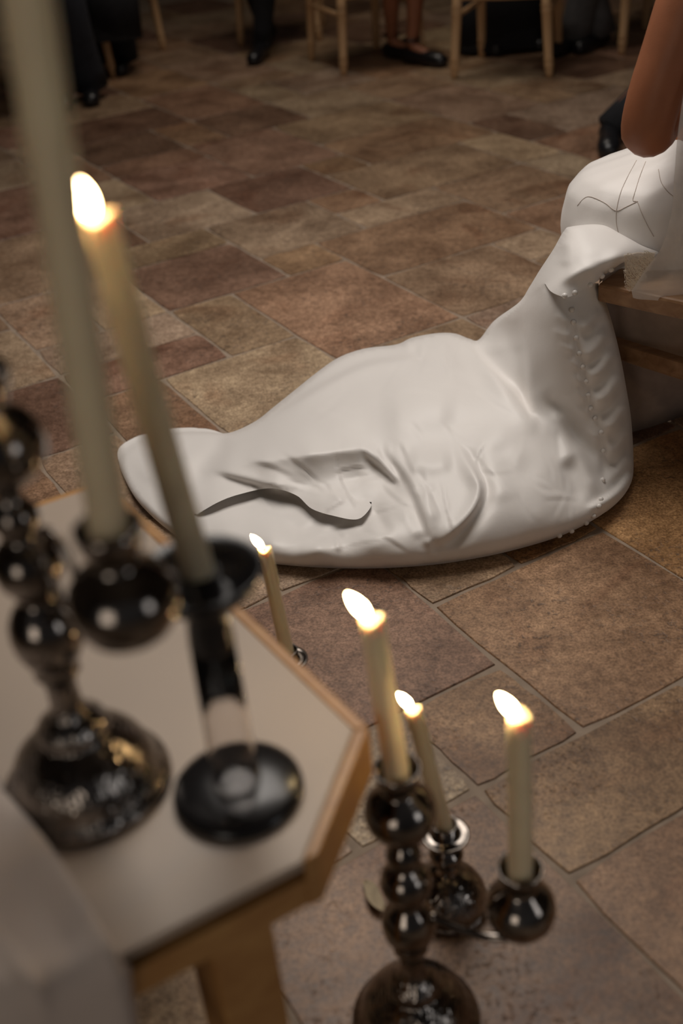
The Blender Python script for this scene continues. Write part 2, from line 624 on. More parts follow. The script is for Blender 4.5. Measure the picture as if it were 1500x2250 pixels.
def dist_line(X, L, closed=False):
    """signed distance (left of travel in picture = positive), parameter 0..1, nearest point"""
    A = L if closed else L[:-1]
    B = np.roll(L, -1, 0) if closed else L[1:]
    d = B - A
    l2 = (d ** 2).sum(1) + 1e-12
    seglen = np.sqrt(l2)
    cum = np.concatenate([[0], np.cumsum(seglen)])
    best = np.full(len(X), 1e9)
    sg = np.zeros(len(X))
    s = np.zeros(len(X))
    near = np.zeros((len(X), 2))
    for k in range(len(A)):
        r = X - A[k]
        t = np.clip((r @ d[k]) / l2[k], 0, 1)
        q = A[k] + t[:, None] * d[k]
        e = X - q
        dd = (e ** 2).sum(1)
        mk = dd < best
        best[mk] = dd[mk]
        cr = d[k][0] * e[:, 1] - d[k][1] * e[:, 0]
        sg[mk] = np.where(cr[mk] < 0, 1, -1)
        s[mk] = (cum[k] + t[mk] * seglen[k]) / cum[-1]
        near[mk] = q[mk]
    return np.sqrt(best), sg, s, near


def inside(X, poly):
    r = np.zeros(len(X), bool)
    n = len(poly)
    for i in range(n):
        a, b = poly[i], poly[(i + 1) % n]
        c = (a[1] > X[:, 1]) != (b[1] > X[:, 1])
        with np.errstate(divide='ignore', invalid='ignore'):
            xi = (b[0] - a[0]) * (X[:, 1] - a[1]) / (b[1] - a[1] + 1e-12) + a[0]
        r ^= c & (X[:, 0] < xi)
    return r


def rays(X):
    D = np.stack([(X[:, 0] - 750) / F_PX, -(X[:, 1] - 1125) / F_PX, np.ones(len(X))], 1)
    return D @ RM


class Relief:
    def __init__(self, outline, ctrl, strokes=(), cracks=(), step=5.0, edge=None, floorz=0.0):
        self.out = smooth_line([p[:2] for p in outline], True)
        self.edge_amp = smooth_line([(p[2] if len(p) > 2 else 0.03, 0) for p in outline], True)[:, 0]
        cc = []
        for c in ctrl:
            if len(c) == 4:      # (px, py, 'y', Y): a point at a given distance
                cc.append((c[0], c[1], at_y(c[0], c[1], c[3])[2]))
            else:
                cc.append(c)
        self.ev = tps(cc)
        self.strokes = [(smooth_line(s[0]), s[1], s[2] * 1.25, s[3]) for s in strokes]
        self.cracks = [(smooth_line(c[0]), c[1], c[2], c[3]) for c in cracks]
        self.step = step

    def points(self, X, side=None):
        z = self.ev(X)
        rise = np.zeros(len(X))
        for L, wdt, amp, kind in self.strokes:
            lo, hi = L.min(0) - 3 * wdt, L.max(0) + 3 * wdt
            mk = (X[:, 0] > lo[0]) & (X[:, 0] < hi[0]) & (X[:, 1] > lo[1]) & (X[:, 1] < hi[1])
            if not mk.any(): continue
            d, sg, s, _ = dist_line(X[mk], L)
            tp = np.clip(np.minimum(s, 1 - s) / 0.28, 0, 1)
            tp = tp * tp * (3 - 2 * tp)
            if kind == 'ridge':
                v = np.exp(-(d / wdt) ** 2)
            elif kind == 'sharp':
                v = np.exp(-d / wdt * 1.6)
            else:                # step: left of travel raised, falls off away
                v = np.tanh(sg * d / (wdt * 0.22)) * np.exp(-(d / wdt) ** 2)
            rise[mk] += amp * tp * v
        for ci, (L, hu, hl, ln) in enumerate(self.cracks):
            d, sg, s, _ = dist_line(X, L)
            if side is not None:
                sg = np.where(side[:, ci] != 0, side[:, ci], sg)
            h = self.crack_h(s)
            fall = np.exp(-(d / ln) ** 1.5)
            rise += h * fall * np.where(sg > 0, hu, -hl)
        d, sg, s, nr = dist_line(X, self.out, True)
        amp = self.edge_amp[np.minimum((s * len(self.out)).astype(int), len(self.out) - 1)]
        # nearest outline vertex gives the roll-off depth there
        idx = ((X[:, None, :] - self.out[None, ::3]) ** 2).sum(-1).argmin(1) * 3
        amp = self.edge_amp[idx]
        R = np.maximum(amp * 1000, 6)
        q = np.clip(1 - d / R, 0, 1)
        back = amp * (1 - np.sqrt(np.maximum(0, 1 - q * q)))
        D = rays(X)
        t = (z - CAM_H) / D[:, 2]
        ln = np.linalg.norm(D, axis=1)
        t = t - rise / ln + back / ln
        return CAM + D * t[:, None]

    @staticmethod
    def crack_h(s):
        a = np.clip(s / 0.16, 0, 1)
        b = np.clip((1 - s) / 0.2, 0, 1)
        return (a * (2 - a)) * (b * (2 - b))

    def mesh(self, skirt=None):
        st = self.step
        lo, hi = self.out.min(0), self.out.max(0)
        xs = np.arange(lo[0] - st, hi[0] + st, st)
        ys = np.arange(lo[1] - st, hi[1] + st, st)
        X = np.stack(np.meshgrid(xs, ys), -1).reshape(-1, 2)
        nx, ny = len(xs), len(ys)
        ins = inside(X, self.out)
        sides = []
        neard = []
        for (L, hu, hl, ln) in self.cracks:
            d, sg, s, nr = dist_line(X, L)
            ok = (d < st * 2.2) & (self.crack_h(s) > 0.12)
            sides.append(np.where(ok, sg, 0))
            neard.append((d, nr, s))
        cell = []
        for j in range(ny - 1):
            for i in range(nx - 1):
                q = (j * nx + i, j * nx + i + 1, (j + 1) * nx + i + 1, (j + 1) * nx + i)
                if not (ins[q[0]] and ins[q[1]] and ins[q[2]] and ins[q[3]]): continue
                bad = False
                for sd in sides:
                    v = [sd[k] for k in q]
                    if max(v) > 0 and min(v) < 0: bad = True
                if not bad: cell.append(q)
        cnt = {}
        for q in cell:
            for a, b in zip(q, q[1:] + q[:1]):
                e = (min(a, b), max(a, b))
                cnt[e] = cnt.get(e, 0) + 1
        bnd = set()
        bedges = [e for e, c in cnt.items() if c == 1]
        for e in bedges: bnd.update(e)
        used = sorted(set(k for q in cell for k in q))
        Y = X.copy()
        side = np.zeros((len(X), max(1, len(self.cracks))))
        onout = set()
        b = np.array(sorted(bnd))
        d, sg, s, nr = dist_line(X[b], self.out, True)
        for k, dd, q in zip(b, d, nr):
            best, tgt = dd, q
            isout = True
            for ci in range(len(self.cracks)):
                if neard[ci][0][k] < best and sides[ci][k] != 0:
                    best, tgt, isout = neard[ci][0][k], neard[ci][1][k], False
                    side[k, ci] = sides[ci][k]
            if best < st * 2.6:
                Y[k] = tgt
                if isout: onout.add(int(k))
        mp = {k: i for i, k in enumerate(used)}
        P = self.points(Y[used], side[used] if self.cracks else None)
        vs = [tuple(p) for p in P]
        fs = [tuple(mp[k] for k in q) for q in cell]
        if skirt:
            rings = {}
            for k in onout:
                p = P[mp[k]]
                r = skirt(p, Y[k])
                rings[k] = []
                for q in r:
                    rings[k].append(len(vs))
                    vs.append(tuple(q))
            for a, b2 in bedges:
                if a in rings and b2 in rings:
                    la, lb = [mp[a]] + rings[a], [mp[b2]] + rings[b2]
                    for t in range(min(len(la), len(lb)) - 1):
                        fs.append((la[t], lb[t], lb[t + 1], la[t + 1]))
        mb = MB()
        mb.add(vs, fs)
        return mb


# ------------------------------------------------------------------ the bride: body, gown with train, veil
bride = empty('person', (0.68, 2.22, 0.0))
tag(bride, 'bride in a white satin gown with a long train, seated on the wooden bench', 'person')
bridge_inv = Matrix.Translation((-0.68, -2.22, 0))


def world_of(q):
    if q is None: return Matrix.Identity(4)
    return world_of(q.parent) @ q.matrix_parent_inverse @ (Matrix.Translation(q.location) @ q.rotation_euler.to_matrix().to_4x4())


def adopt(o, parent):
    """keep world placement while parenting"""
    o.parent = parent
    o.matrix_parent_inverse = world_of(parent).inverted()
    return o


OUT = [(262, 1010, .012), (300, 975, .012), (345, 959, .012), (390, 951, .012), (450, 949, .012), (503, 951, .015), (560, 926, .02), (600, 895, .025),
       (650, 855, .025), (700, 815, .025), (745, 785, .03), (800, 766, .03), (870, 757, .03), (905, 742, .03), (960, 732, .03), (1000, 733, .03),
       (1030, 744, .02), (1052, 746, .015), (1085, 705, .025), (1140, 664, .03), (1163, 630, .03), (1185, 594, .03), (1215, 548, .025), (1238, 508, .015),
       (1255, 498, .004), (1320, 494, .004), (1365, 515, .004), (1410, 540, .004), (1448, 556, .004), (1440, 575, .006), (1400, 577, .008), (1371, 576, .010),
       (1345, 592, .008), (1318, 612, .010), (1316, 630, .02), (1332, 668, .03), (1350, 730, .035), (1364, 790, .04), (1375, 850, .04), (1386, 920, .045),
       (1391, 1000, .045), (1389, 1050, .045), (1370, 1088, .04), (1335, 1120, .04), (1290, 1150, .035), (1230, 1178, .035), (1150, 1203, .035),
       (1060, 1224, .035), (950, 1241, .035), (820, 1249, .035), (700, 1247, .035), (600, 1239, .03), (520, 1228, .03), (440, 1205, .025),
       (370, 1165, .02), (310, 1110, .015), (275, 1055, .012)]
CTRL = [(275, 1010, .012), (320, 985, .022), (400, 960, .022), (490, 955, .03), (330, 1050, .045), (400, 1010, .045), (350, 1120, .03), (430, 1060, .05),
        (560, 930, .07), (600, 900, .085), (700, 820, .125), (800, 772, .15), (900, 748, .165), (1000, 738, .175), (1048, 750, .16),
        (450, 1195, .02), (520, 1222, .025), (600, 1233, .028), (700, 1240, .03), (820, 1243, .032), (950, 1234, .032), (1060, 1218, .035),
        (1150, 1196, .035), (1230, 1170, .035), (1290, 1140, .04), (1335, 1108, .05),
        (500, 1170, .045), (600, 1195, .06), (700, 1205, .065), (820, 1200, .07), (940, 1190, .075), (1060, 1170, .075), (1180, 1140, .075),
        (470, 1110, .05), (540, 1105, .05), (620, 1130, .052), (700, 1155, .055), (770, 1165, .06),
        (500, 1000, .078), (600, 970, .112), (700, 955, .140), (800, 940, .150), (580, 1012, .108), (570, 1052, .074), (680, 998, .136), (680, 1056, .086), (780, 986, .142), (785, 1045, .096), (740, 1102, .078), (640, 1082, .072), (830, 1085, .088),
        (600, 940, .105), (700, 890, .14), (800, 850, .165), (900, 830, .185), (1000, 830, .19), (900, 930, .165), (1000, 920, .17),
        (900, 1030, .13), (1000, 1010, .14), (900, 1110, .105), (1000, 1100, .115), (1100, 1060, .125), (1100, 950, .165), (1080, 860, .185),
        (1090, 780, .19), (1100, 720, .215), (1150, 1100, .10), (1200, 1020, .125), (1270, 1090, .07),
        (1385, 1000, 'y', 1.965), (1383, 920, 'y', 1.985), (1372, 850, 'y', 1.995), (1360, 790, 'y', 2.005), (1345, 730, 'y', 2.02), (1328, 668, 'y', 2.035),
        (1340, 1040, 'y', 1.925), (1330, 960, 'y', 1.935), (1310, 880, 'y', 1.955), (1290, 800, 'y', 1.97), (1270, 720, 'y', 1.985), (1255, 665, 'y', 2.0),
        (1250, 950, 'y', 1.965), (1220, 860, 'y', 1.985), (1200, 780, 'y', 2.01), (1190, 700, 'y', 2.035), (1195, 640, 'y', 2.035),
        (1150, 680, 'y', 2.14), (1168, 640, 'y', 2.13), (1190, 600, 'y', 2.11), (1220, 555, 'y', 2.11), (1240, 515, 'y', 2.11),
        (1160, 760, 'y', 2.09), (1160, 860, 'y', 2.05),
        (1260, 600, 'y', 2.01), (1300, 580, 'y', 2.01), (1360, 555, 'y', 2.01), (1300, 510, 'y', 2.09), (1360, 525, 'y', 2.075), (1430, 560, 'y', 2.04),
        (1290, 625, 'y', 2.02), (1340, 590, 'y', 2.02)]
STROKES = [
    ([(455, 1030), (560, 1014), (680, 1000), (790, 987), (850, 985)], 16, .006, 'ridge'),
    ([(450, 1032), (520, 1050), (600, 1072), (650, 1085)], 26, .011, 'step'),
    ([(650, 1090), (720, 1098), (800, 1078), (860, 1062)], 26, .009, 'ridge'),
    ([(790, 985), (830, 1020), (880, 1070)], 20, .011, 'step'),
    ([(845, 985), (885, 1040), (915, 1100), (945, 1190)], 22, .008, 'step'),
    ([(800, 1000), (850, 1045), (890, 1120), (935, 1200)], 34, -.006, 'ridge'),
    ([(940, 1205), (990, 1180), (1040, 1130), (1060, 1080), (1045, 1035), (1000, 975)], 26, .014, 'step'),
    ([(890, 1000), (940, 1020), (1000, 1010)], 24, .009, 'ridge'),
    ([(935, 1180), (942, 1200), (946, 1225)], 9, .006, 'sharp'),
    ([(915, 1165), (940, 1205), (975, 1190)], 16, -.006, 'ridge'),
    ([(1190, 960), (1165, 915), (1130, 870), (1070, 800), (1010, 745)], 34, .019, 'step'),
    ([(1134, 660), (1150, 760), (1158, 850), (1172, 945)], 30, .018, 'step'),
    ([(1010, 752), (1070, 768), (1125, 755)], 14, .008, 'ridge'),
    ([(1120, 680), (1135, 720), (1140, 780)], 16, .010, 'ridge'),
    ([(1195, 850), (1230, 905), (1265, 960), (1325, 1025)], 22, -.017, 'ridge'),
    ([(1215, 880), (1235, 930), (1248, 990), (1240, 1040)], 18, .014, 'ridge'),
    ([(1260, 960), (1285, 1030), (1315, 1090)], 16, .013, 'ridge'),
    ([(1240, 1000), (1255, 1060), (1280, 1110)], 14, -.006, 'ridge'),
    ([(870, 968), (960, 955), (1050, 935), (1100, 890)], 38, -.006, 'ridge'),
    ([(830, 900), (920, 895), (1010, 900)], 60, .006, 'ridge'),
    ([(1080, 960), (1120, 1030), (1150, 1035), (1190, 1000)], 34, -.006, 'ridge'),
    ([(1060, 1000), (1090, 1060), (1110, 1110)], 34, .004, 'ridge'),
    ([(1280, 1118), (1340, 1085), (1388, 1030)], 16, -.010, 'step'),
    ([(560, 935), (650, 880), (720, 838), (800, 800), (870, 788), (940, 778)], 26, -.016, 'step'),
    ([(900, 760), (915, 790), (935, 800)], 14, -.007, 'ridge'),
    ([(960, 740), (975, 790), (1010, 840)], 22, .006, 'ridge'),
    ([(890, 740), (900, 775), (905, 800)], 10, .005, 'ridge'),
    ([(600, 1140), (660, 1170), (730, 1178), (790, 1160)], 22, -.010, 'ridge'),
    ([(620, 1200), (700, 1198), (790, 1190), (900, 1165)], 22, .007, 'ridge'),
    ([(735, 1175), (742, 1195), (744, 1215)], 8, .006, 'sharp'),
    ([(795, 1145), (770, 1165), (740, 1180)], 10, .008, 'ridge'),
    ([(820, 1110), (840, 1150), (850, 1180)], 14, -.007, 'ridge'),
    ([(505, 955), (470, 1000), (440, 1035), (425, 1070)], 24, -.020, 'ridge'),
    ([(300, 990), (350, 985), (420, 965)], 18, .006, 'ridge'),
    ([(310, 1060), (350, 1020), (400, 990)], 30, .008, 'ridge'),
    ([(1022, 760), (1080, 818), (1140, 885), (1168, 930)], 9, .004, 'sharp'),
    ([(795, 988), (830, 1022), (868, 1062)], 7, .0035, 'sharp'),
    ([(852, 990), (885, 1045), (908, 1098)], 7, .003, 'sharp'),
    ([(1000, 972), (1040, 1030), (1062, 1090)], 7, .0035, 'sharp'),
    ([(470, 1036), (560, 1062), (640, 1082)], 8, .003, 'sharp'),
    ([(1215, 880), (1250, 950), (1318, 1020)], 7, -.004, 'sharp'),
    ([(720, 1060), (735, 1085), (760, 1108)], 7, .004, 'sharp'),
    ([(480, 1028), (600, 1010), (720, 995), (830, 985)], 9, .003, 'sharp'),
    ([(1203, 632), (1245, 610), (1300, 588), (1385, 556)], 14, .008, 'ridge'),
    ([(1240, 520), (1245, 560), (1235, 590)], 14, .005, 'ridge'),
]
for (a, b, w_, am) in [((1268, 725), (1312, 672), 9, .006), ((1275, 790), (1335, 715), 10, .007), ((1286, 840), (1348, 760), 11, .007),
                       ((1298, 895), (1368, 815), 12, .009), ((1322, 950), (1376, 880), 13, .009), ((1326, 1010), (1380, 930), 12, .008),
                       ((1326, 1060), (1380, 990), 12, .007)]:
    mid = ((a[0] + b[0]) / 2 + 8, (a[1] + b[1]) / 2 + 8)
    am *= 0.95
    w_ += 3
    STROKES.append(([a, mid, b], w_, am, 'ridge'))
    STROKES.append(([(a[0] + 4, a[1] + 22), (mid[0] + 6, mid[1] + 22), (b[0] + 6, b[1] + 24)], w_, -am, 'ridge'))
for (x, y) in [(1257, 700), (1262, 735), (1270, 765), (1278, 800), (1286, 835), (1290, 870), (1300, 905), (1318, 955)]:
    ln_ = rnd.uniform(.6, 1.15)
    STROKES.append(([(x - 2, y), (x - 22 * ln_, y + 2), (x - 46 * ln_, y - 12)], 8, .0026, 'ridge'))
STROKES.append(([(1250, 660), (1262, 740), (1282, 820), (1300, 900), (1322, 970), (1325, 1060), (1318, 1105)], 9, -.006, 'ridge'))
wr = random.Random(11)
for (x0, x1, y0, y1, ang_, n_, am_) in [(560, 860, 1000, 1100, .25, 9, .0022), (840, 1060, 1000, 1190, 1.05, 12, .0024), (620, 860, 1120, 1215, -.2, 9, .0018),
                                        (600, 900, 820, 960, -.35, 7, .0011), (900, 1110, 780, 980, .75, 9, .0011), (1180, 1330, 880, 1120, 1.0, 8, .0011),
                                        (1050, 1250, 1000, 1160, .5, 8, .0011), (860, 1010, 735, 800, 1.2, 8, .0022), (300, 480, 960, 1080, -.5, 5, .0014)]:
    for k in range(n_):
        x, y = wr.uniform(x0, x1), wr.uniform(y0, y1)
        a_ = ang_ + wr.gauss(0, .45)
        l_ = wr.uniform(32, 80)
        bend = wr.uniform(-9, 9)
        dx, dy = math.cos(a_), math.sin(a_)
        STROKES.append(([(x - dx * l_, y - dy * l_), (x - dy * bend, y + dx * bend), (x + dx * l_, y + dy * l_)], wr.uniform(6, 12), am_ * .8 * wr.choice([1, 1, -1]), wr.choice(['step', 'step', 'ridge'])))
CRACKS = [([(425, 1135), (480, 1103), (530, 1085), (595, 1073), (650, 1088), (685, 1118), (735, 1134), (785, 1141), (812, 1118), (816, 1100)], .022, .009, 60),
          ([(1196, 622), (1212, 642), (1245, 653), (1275, 640), (1312, 618), (1330, 600)], .012, .016, 34)]


def train_skirt(p, px):
    f = np.array([p[0], p[1], 0.0])
    f = f / np.linalg.norm(f)
    hi = p[2]
    if px[1] < 620 and px[0] > 1240:
        return [p + f * 0.03 - np.array([0, 0, .01]), p + f * 0.08 - np.array([0, 0, .04])]
    return [p + f * 0.008 + np.array([0, 0, -min(.010, hi * .3)]), p + f * 0.016 + np.array([0, 0, -hi * .55]),
            p + f * 0.026 + np.array([0, 0, -hi * 0.86]), np.array([*(p + f * 0.045)[:2], 0.0015])]


rel = Relief(OUT, CTRL, STROKES, CRACKS, 5.0)
gown = rel.mesh(train_skirt)

# hips and bodice of the gown: elliptic rings on a leaning axis
HIP = [(.395, .200, .168), (.441, .208, .182), (.469, .206, .184), (.515, .196, .176), (.540, .182, .164), (.556, .166, .150), (.57, .148, .136), (.60, .126, .116),
       (.66, .116, .106), (.76, .122, .108), (.84, .135, .112), (.93, .150, .115), (.99, .145, .105), (1.01, .12, .09)]


def hip_c(z):
    return float(np.interp(z, [.395, .52, .55, .575, .61, .68, .8, 1.0], [.700, .700, .712, .775, .835, .855, .86, .87])), 2.235 + max(0, z - .6) * 0.10


hipmb = MB()
zs = np.linspace(.395, 1.01, 90)
rxs = np.interp(zs, [h[0] for h in HIP], [h[1] for h in HIP])
rys = np.interp(zs, [h[0] for h in HIP], [h[2] for h in HIP])
ker = np.array([1, 2, 3, 2, 1]) / 9
rxs = np.convolve(np.pad(rxs, 2, 'edge'), ker, 'valid')
rys = np.convolve(np.pad(rys, 2, 'edge'), ker, 'valid')
S_ = 96
hv, hf = [], []
for i, z in enumerate(zs):
    cx, cy = hip_c(z)
    for k in range(S_):
        a = 2 * math.pi * k / S_
        fold = 0.0
        if z < .70:       # radiating soft tension folds under the waist
            t = max(0, 1 - abs(z - .58) / .11)
            fold = t * (0.0022 * math.sin(a * 11 + z * 22) + 0.0018 * math.sin(a * 19 - z * 40))
        hv.append((cx + (rxs[i] + fold) * math.cos(a), cy + (rys[i] + fold) * math.sin(a), z))
for i in range(len(zs) - 1):
    for k in range(S_):
        k2 = (k + 1) % S_
        hf.append((i * S_ + k, i * S_ + k2, (i + 1) * S_ + k2, (i + 1) * S_ + k))
hf.append(tuple(range(S_ - 1, -1, -1)))
hipmb.add(hv, hf)
# skirt front falling from the lap on the far side of the bench
lap = MB()
lap.tube([(0.78, 2.27, .42), (0.88, 2.42, .43), (0.98, 2.56, .42), (1.02, 2.63, .34), (1.05, 2.68, .18), (1.08, 2.72, .003)],
         [.13, .13, .13, .15, .18, .22], 28)
hipbvh = BVHTree.FromPolygons([Vector(v) for v in hv], hf)
hn = gown.add(hipmb.v, hipmb.f)
gown.add(lap.v, lap.f)
gown_o = adopt(gown.build('wedding_gown', SATIN, None), bride)
gown_o['label'] = 'white satin wedding gown with long crumpled train'
trainbvh = BVHTree.FromPolygons([Vector(v) for v in gown.v], gown.f)


def hit(x, y, bvh=None):
    d = Vector(ray(x, y)).normalized()
    loc, nrm, idx, dist = (bvh or trainbvh).ray_cast(Vector(CAM), d)
    return loc, nrm


# covered buttons down the back seam of the train
bt_mesh = None
for (x, y) in [(1240, 650), (1262, 643), (1296, 626), (1322, 606), (1342, 592), (1255, 681), (1259, 708), (1265, 742), (1272, 776), (1279, 806), (1286, 838),
               (1291, 868), (1297, 897), (1306, 919), (1320, 950), (1324, 990), (1323, 1055), (1320, 1098), (1315, 1112), (1303, 1133), (1287, 1148),
               (1255, 1166), (1228, 1176)]:
    loc, nrm = hit(x, y)
    if loc is None: continue
    if nrm.dot(Vector(ray(x, y))) > 0: nrm = -nrm
    if bt_mesh is None:
        b_ = MB().lathe([(0.0005, -.004), (.0042, -.003), (.0052, -.0005), (.0045, .0024), (.0022, .0038), (0.0001, .0042)], seg=14)
        o = b_.build('button', PEARL, None)
        bt_mesh = o.data
    else:
        o = bpy.data.objects.new('button', bt_mesh)
        col.objects.link(o)
    o.parent = gown_o
    M = Matrix.Translation(loc + nrm * 0.0015) @ nrm.to_track_quat('Z', 'Y').to_matrix().to_4x4()
    o.matrix_parent_inverse = world_of(gown_o).inverted()
    o.matrix_basis = M

# princess seams over the hip
for line in [[(1398, 352), (1380, 385), (1364, 420), (1355, 455), (1353, 480), (1356, 505), (1366, 530)],
             [(1418, 355), (1406, 385), (1395, 420), (1390, 440), (1400, 444), (1408, 465), (1422, 495), (1436, 520)],
             [(1268, 452), (1280, 438), (1292, 432), (1308, 436), (1330, 447), (1353, 463), (1378, 453), (1401, 442)],
             [(1446, 372), (1452, 400), (1466, 420), (1480, 432)]]:
    pts = []
    for (x, y) in smooth_line(line, k=5):
        loc, nrm = hit(x, y, hipbvh)
        if loc is None: continue
        pts.append(loc + (Vector(CAM) - loc).normalized() * 0.0006)
    if len(pts) > 3:
        s_ = MB().tube(pts, 0.0007, 6).build('seam', SEAM, None)
        adopt(s_, gown_o)

# lace edging at the end of the train band
lace = MB()
lr = random.Random(3)
LP = [(1372, 562), (1400, 556), (1440, 556), (1428, 588), (1404, 616), (1393, 642), (1378, 636), (1374, 600)]


def lace_p(x, y):
    return Vector(at_y(x, y, 1.985 + (x - 1372) * 0.0001))


for k in range(150):
    x, y = lr.uniform(1372, 1440), lr.uniform(556, 642)
    if not inside(np.array([[x, y]]), np.array(LP, float))[0]: continue
    r1, r2, ph = lr.uniform(3, 9), lr.uniform(3, 8), lr.uniform(0, 6)
    pts = [lace_p(x + r1 * math.cos(t * .8 + ph), y + r2 * math.sin(t * .8 * 1.3 + ph)) for t in range(9)]
    lace.tube(pts, 0.00045, 5)
lo_ = lace.build('lace_trim', LACEM, None)
adopt(lo_, gown_o)
bk = MB()
bk.add([lace_p(*p) for p in LP] + [lace_p(*p) + Vector((0, .004, 0)) for p in LP],
       [tuple(range(8))] + [tuple(range(15, 7, -1))] + [(i, (i + 1) % 8, 8 + (i + 1) % 8, 8 + i) for i in range(8)])
bko = bk.build('lace_net', sheer('lace_net', (0.72, 0.60, 0.47), 0.38), None, smooth=False)
adopt(bko, gown_o)

# veil falling over the right of the gown
VE = [(1530, -60), (1512, 120), (1500, 210), (1488, 300), (1480, 400), (1474, 470), (1452, 545), (1420, 588), (1396, 625), (1384, 648), (1400, 657), (1440, 660),
      (1500, 668), (1560, 676), (1640, 690), (1690, 640), (1700, 300), (1700, -60)]
vctrl = [(1500, -60, 'y', 1.98), (1700, -60, 'y', 2.02), (1490, 300, 'y', 1.965), (1700, 300, 'y', 2.02), (1480, 450, 'y', 1.955), (1400, 640, 'y', 1.95), (1500, 660, 'y', 1.945),
         (1640, 680, 'y', 1.95), (1440, 580, 'y', 1.95), (1560, 480, 'y', 1.95), (1690, 560, 'y', 1.98)]
vst = [([(1500, 250), (1490, 400), (1470, 520), (1420, 610)], 12, .006, 'ridge'), ([(1560, 200), (1540, 400), (1500, 650)], 16, .008, 'ridge'),
       ([(1500, 500), (1470, 580), (1440, 650)], 14, -.006, 'ridge')]
veil = Relief([(x, y, 0.001) for x, y in VE], vctrl, vst, (), 8.0).mesh()
vo_ = adopt(veil.build('veil', VEILM, None), bride)
vo_['label'] = 'sheer white veil'


# body: one continuous skinned figure
def skin_body(name, verts, edges, radii, material, root=0, sub=2):
    me = bpy.data.meshes.new(name)
    me.from_pydata([tuple(map(float, v)) for v in verts], edges, [])
    o = bpy.data.objects.new(name, me)
    col.objects.link(o)
    sk = o.modifiers.new('skin', 'SKIN')
    sk.use_smooth_shade = True
    if not me.skin_vertices: 
        bm = bmesh.new(); bm.from_mesh(me); bm.verts.layers.skin.verify(); bm.to_mesh(me); bm.free()
    for i, r in enumerate(radii):
        sv = me.skin_vertices[0].data[i]
        sv.radius = (r, r) if not hasattr(r, '__len__') else r
        sv.use_root = (i == root)
    sb = o.modifiers.new('sub', 'SUBSURF')
    sb.levels = sb.render_levels = sub
    me.materials.append(material)
    return o


EL = at_y(1413, 318, 2.03)
SHO = EL + np.array([.085, .02, .30])
NECK = SHO + np.array([.17, .05, .06])
bv = [(0.72, 2.24, .50), (0.85, 2.25, .66), (NECK[0] - .01, NECK[1], .90), NECK, NECK + [.01, .02, .07], NECK + [.01, .05, .15], NECK + [.01, .06, .25],
      SHO, EL * .5 + SHO * .5, EL + [.012, .004, .075], EL, EL + [.07, .10, .035], EL + [.15, .22, .05], EL + [.18, .265, .055], EL + [.21, .30, .05],
      NECK + [.17, .10, -.06], NECK + [.22, .13, -.20], NECK + [.24, .18, -.33], NECK + [.10, .33, -.30], NECK + [.04, .42, -.29], NECK + [0, .46, -.30]]
be = [(0, 1), (1, 2), (2, 3), (3, 4), (4, 5), (5, 6), (2, 7), (7, 8), (8, 9), (9, 10), (10, 11), (11, 12), (12, 13), (13, 14),
      (2, 15), (15, 16), (16, 17), (17, 18), (18, 19), (19, 20)]
br = [(.13, .11), (.10, .09), (.11, .09), .05, .047, .075, .06, .058, .054, .050, .050, .043, .030, .034, .022, .055, .05, .046, .03, .034, .02]
body = adopt(skin_body('body', bv, be, br, SKIN), bride)
# fingers of the resting hands and hair
fing = MB()
hair = MB()
hc = NECK + np.array([.01, .045, .19])
hair.lathe([(0.001, .125), (.05, .118), (.085, .09), (.10, .04), (.10, -.02), (.085, -.07), (.05, -.10), (.001, -.11)], tuple(hc - np.array([0, .02, 0])), 28)
adopt(hair.build('hair', HAIR, None), bride)

# ------------------------------------------------------------------ bench under the bride
A1, A2 = onz(1332, 664, .375), onz(1500, 696, .375)
dirb = (A2 - A1)[:2]
dirb = dirb / np.linalg.norm(dirb)
perp = np.array([-dirb[1], dirb[0]])
if perp[1] < 0: perp = -perp
bench = empty('bench', (float(A1[0]), float(A1[1]), 0))
tag(bench, 'oak bench with grey cloth below the seat, carrying the bride', 'bench')


def bpt(s, t):
    P = A1[:2] + dirb * s + perp * t
    return (float(P[0] - A1[0]), float(P[1] - A1[1]))


seat = [bpt(-.02, 0.0)]
for k in range(1, 12):
    s = -.02 + k * .095
    seat.append(bpt(s, -0.022 * math.sin(math.pi * k / 12)))
seat += [bpt(1.12, 0), bpt(1.12, .40), bpt(-.02, .40)]
MB().prism(seat, .372, .408).build('seat', BENCHWOOD, bench, smooth=False, bevel=.006)
R1, R2 = onz(1362, 757, .235), onz(1500, 799, .235)
rd = (R2 - R1)[:2]
rd /= np.linalg.norm(rd)
rp = np.array([-rd[1], rd[0]])
rp = rp if rp[1] > 0 else -rp


def rpt(s, t):
    P = R1[:2] + rd * s + rp * t
    return (float(P[0] - A1[0]), float(P[1] - A1[1]))


MB().prism([rpt(-.06, 0), rpt(.95, 0), rpt(.95, .03), rpt(-.06, .03)], .198, .235).build('rail', BENCHWOOD, bench, smooth=False, bevel=.005)
H1, H2 = onz(1385, 948, 0), onz(1500, 915, 0)
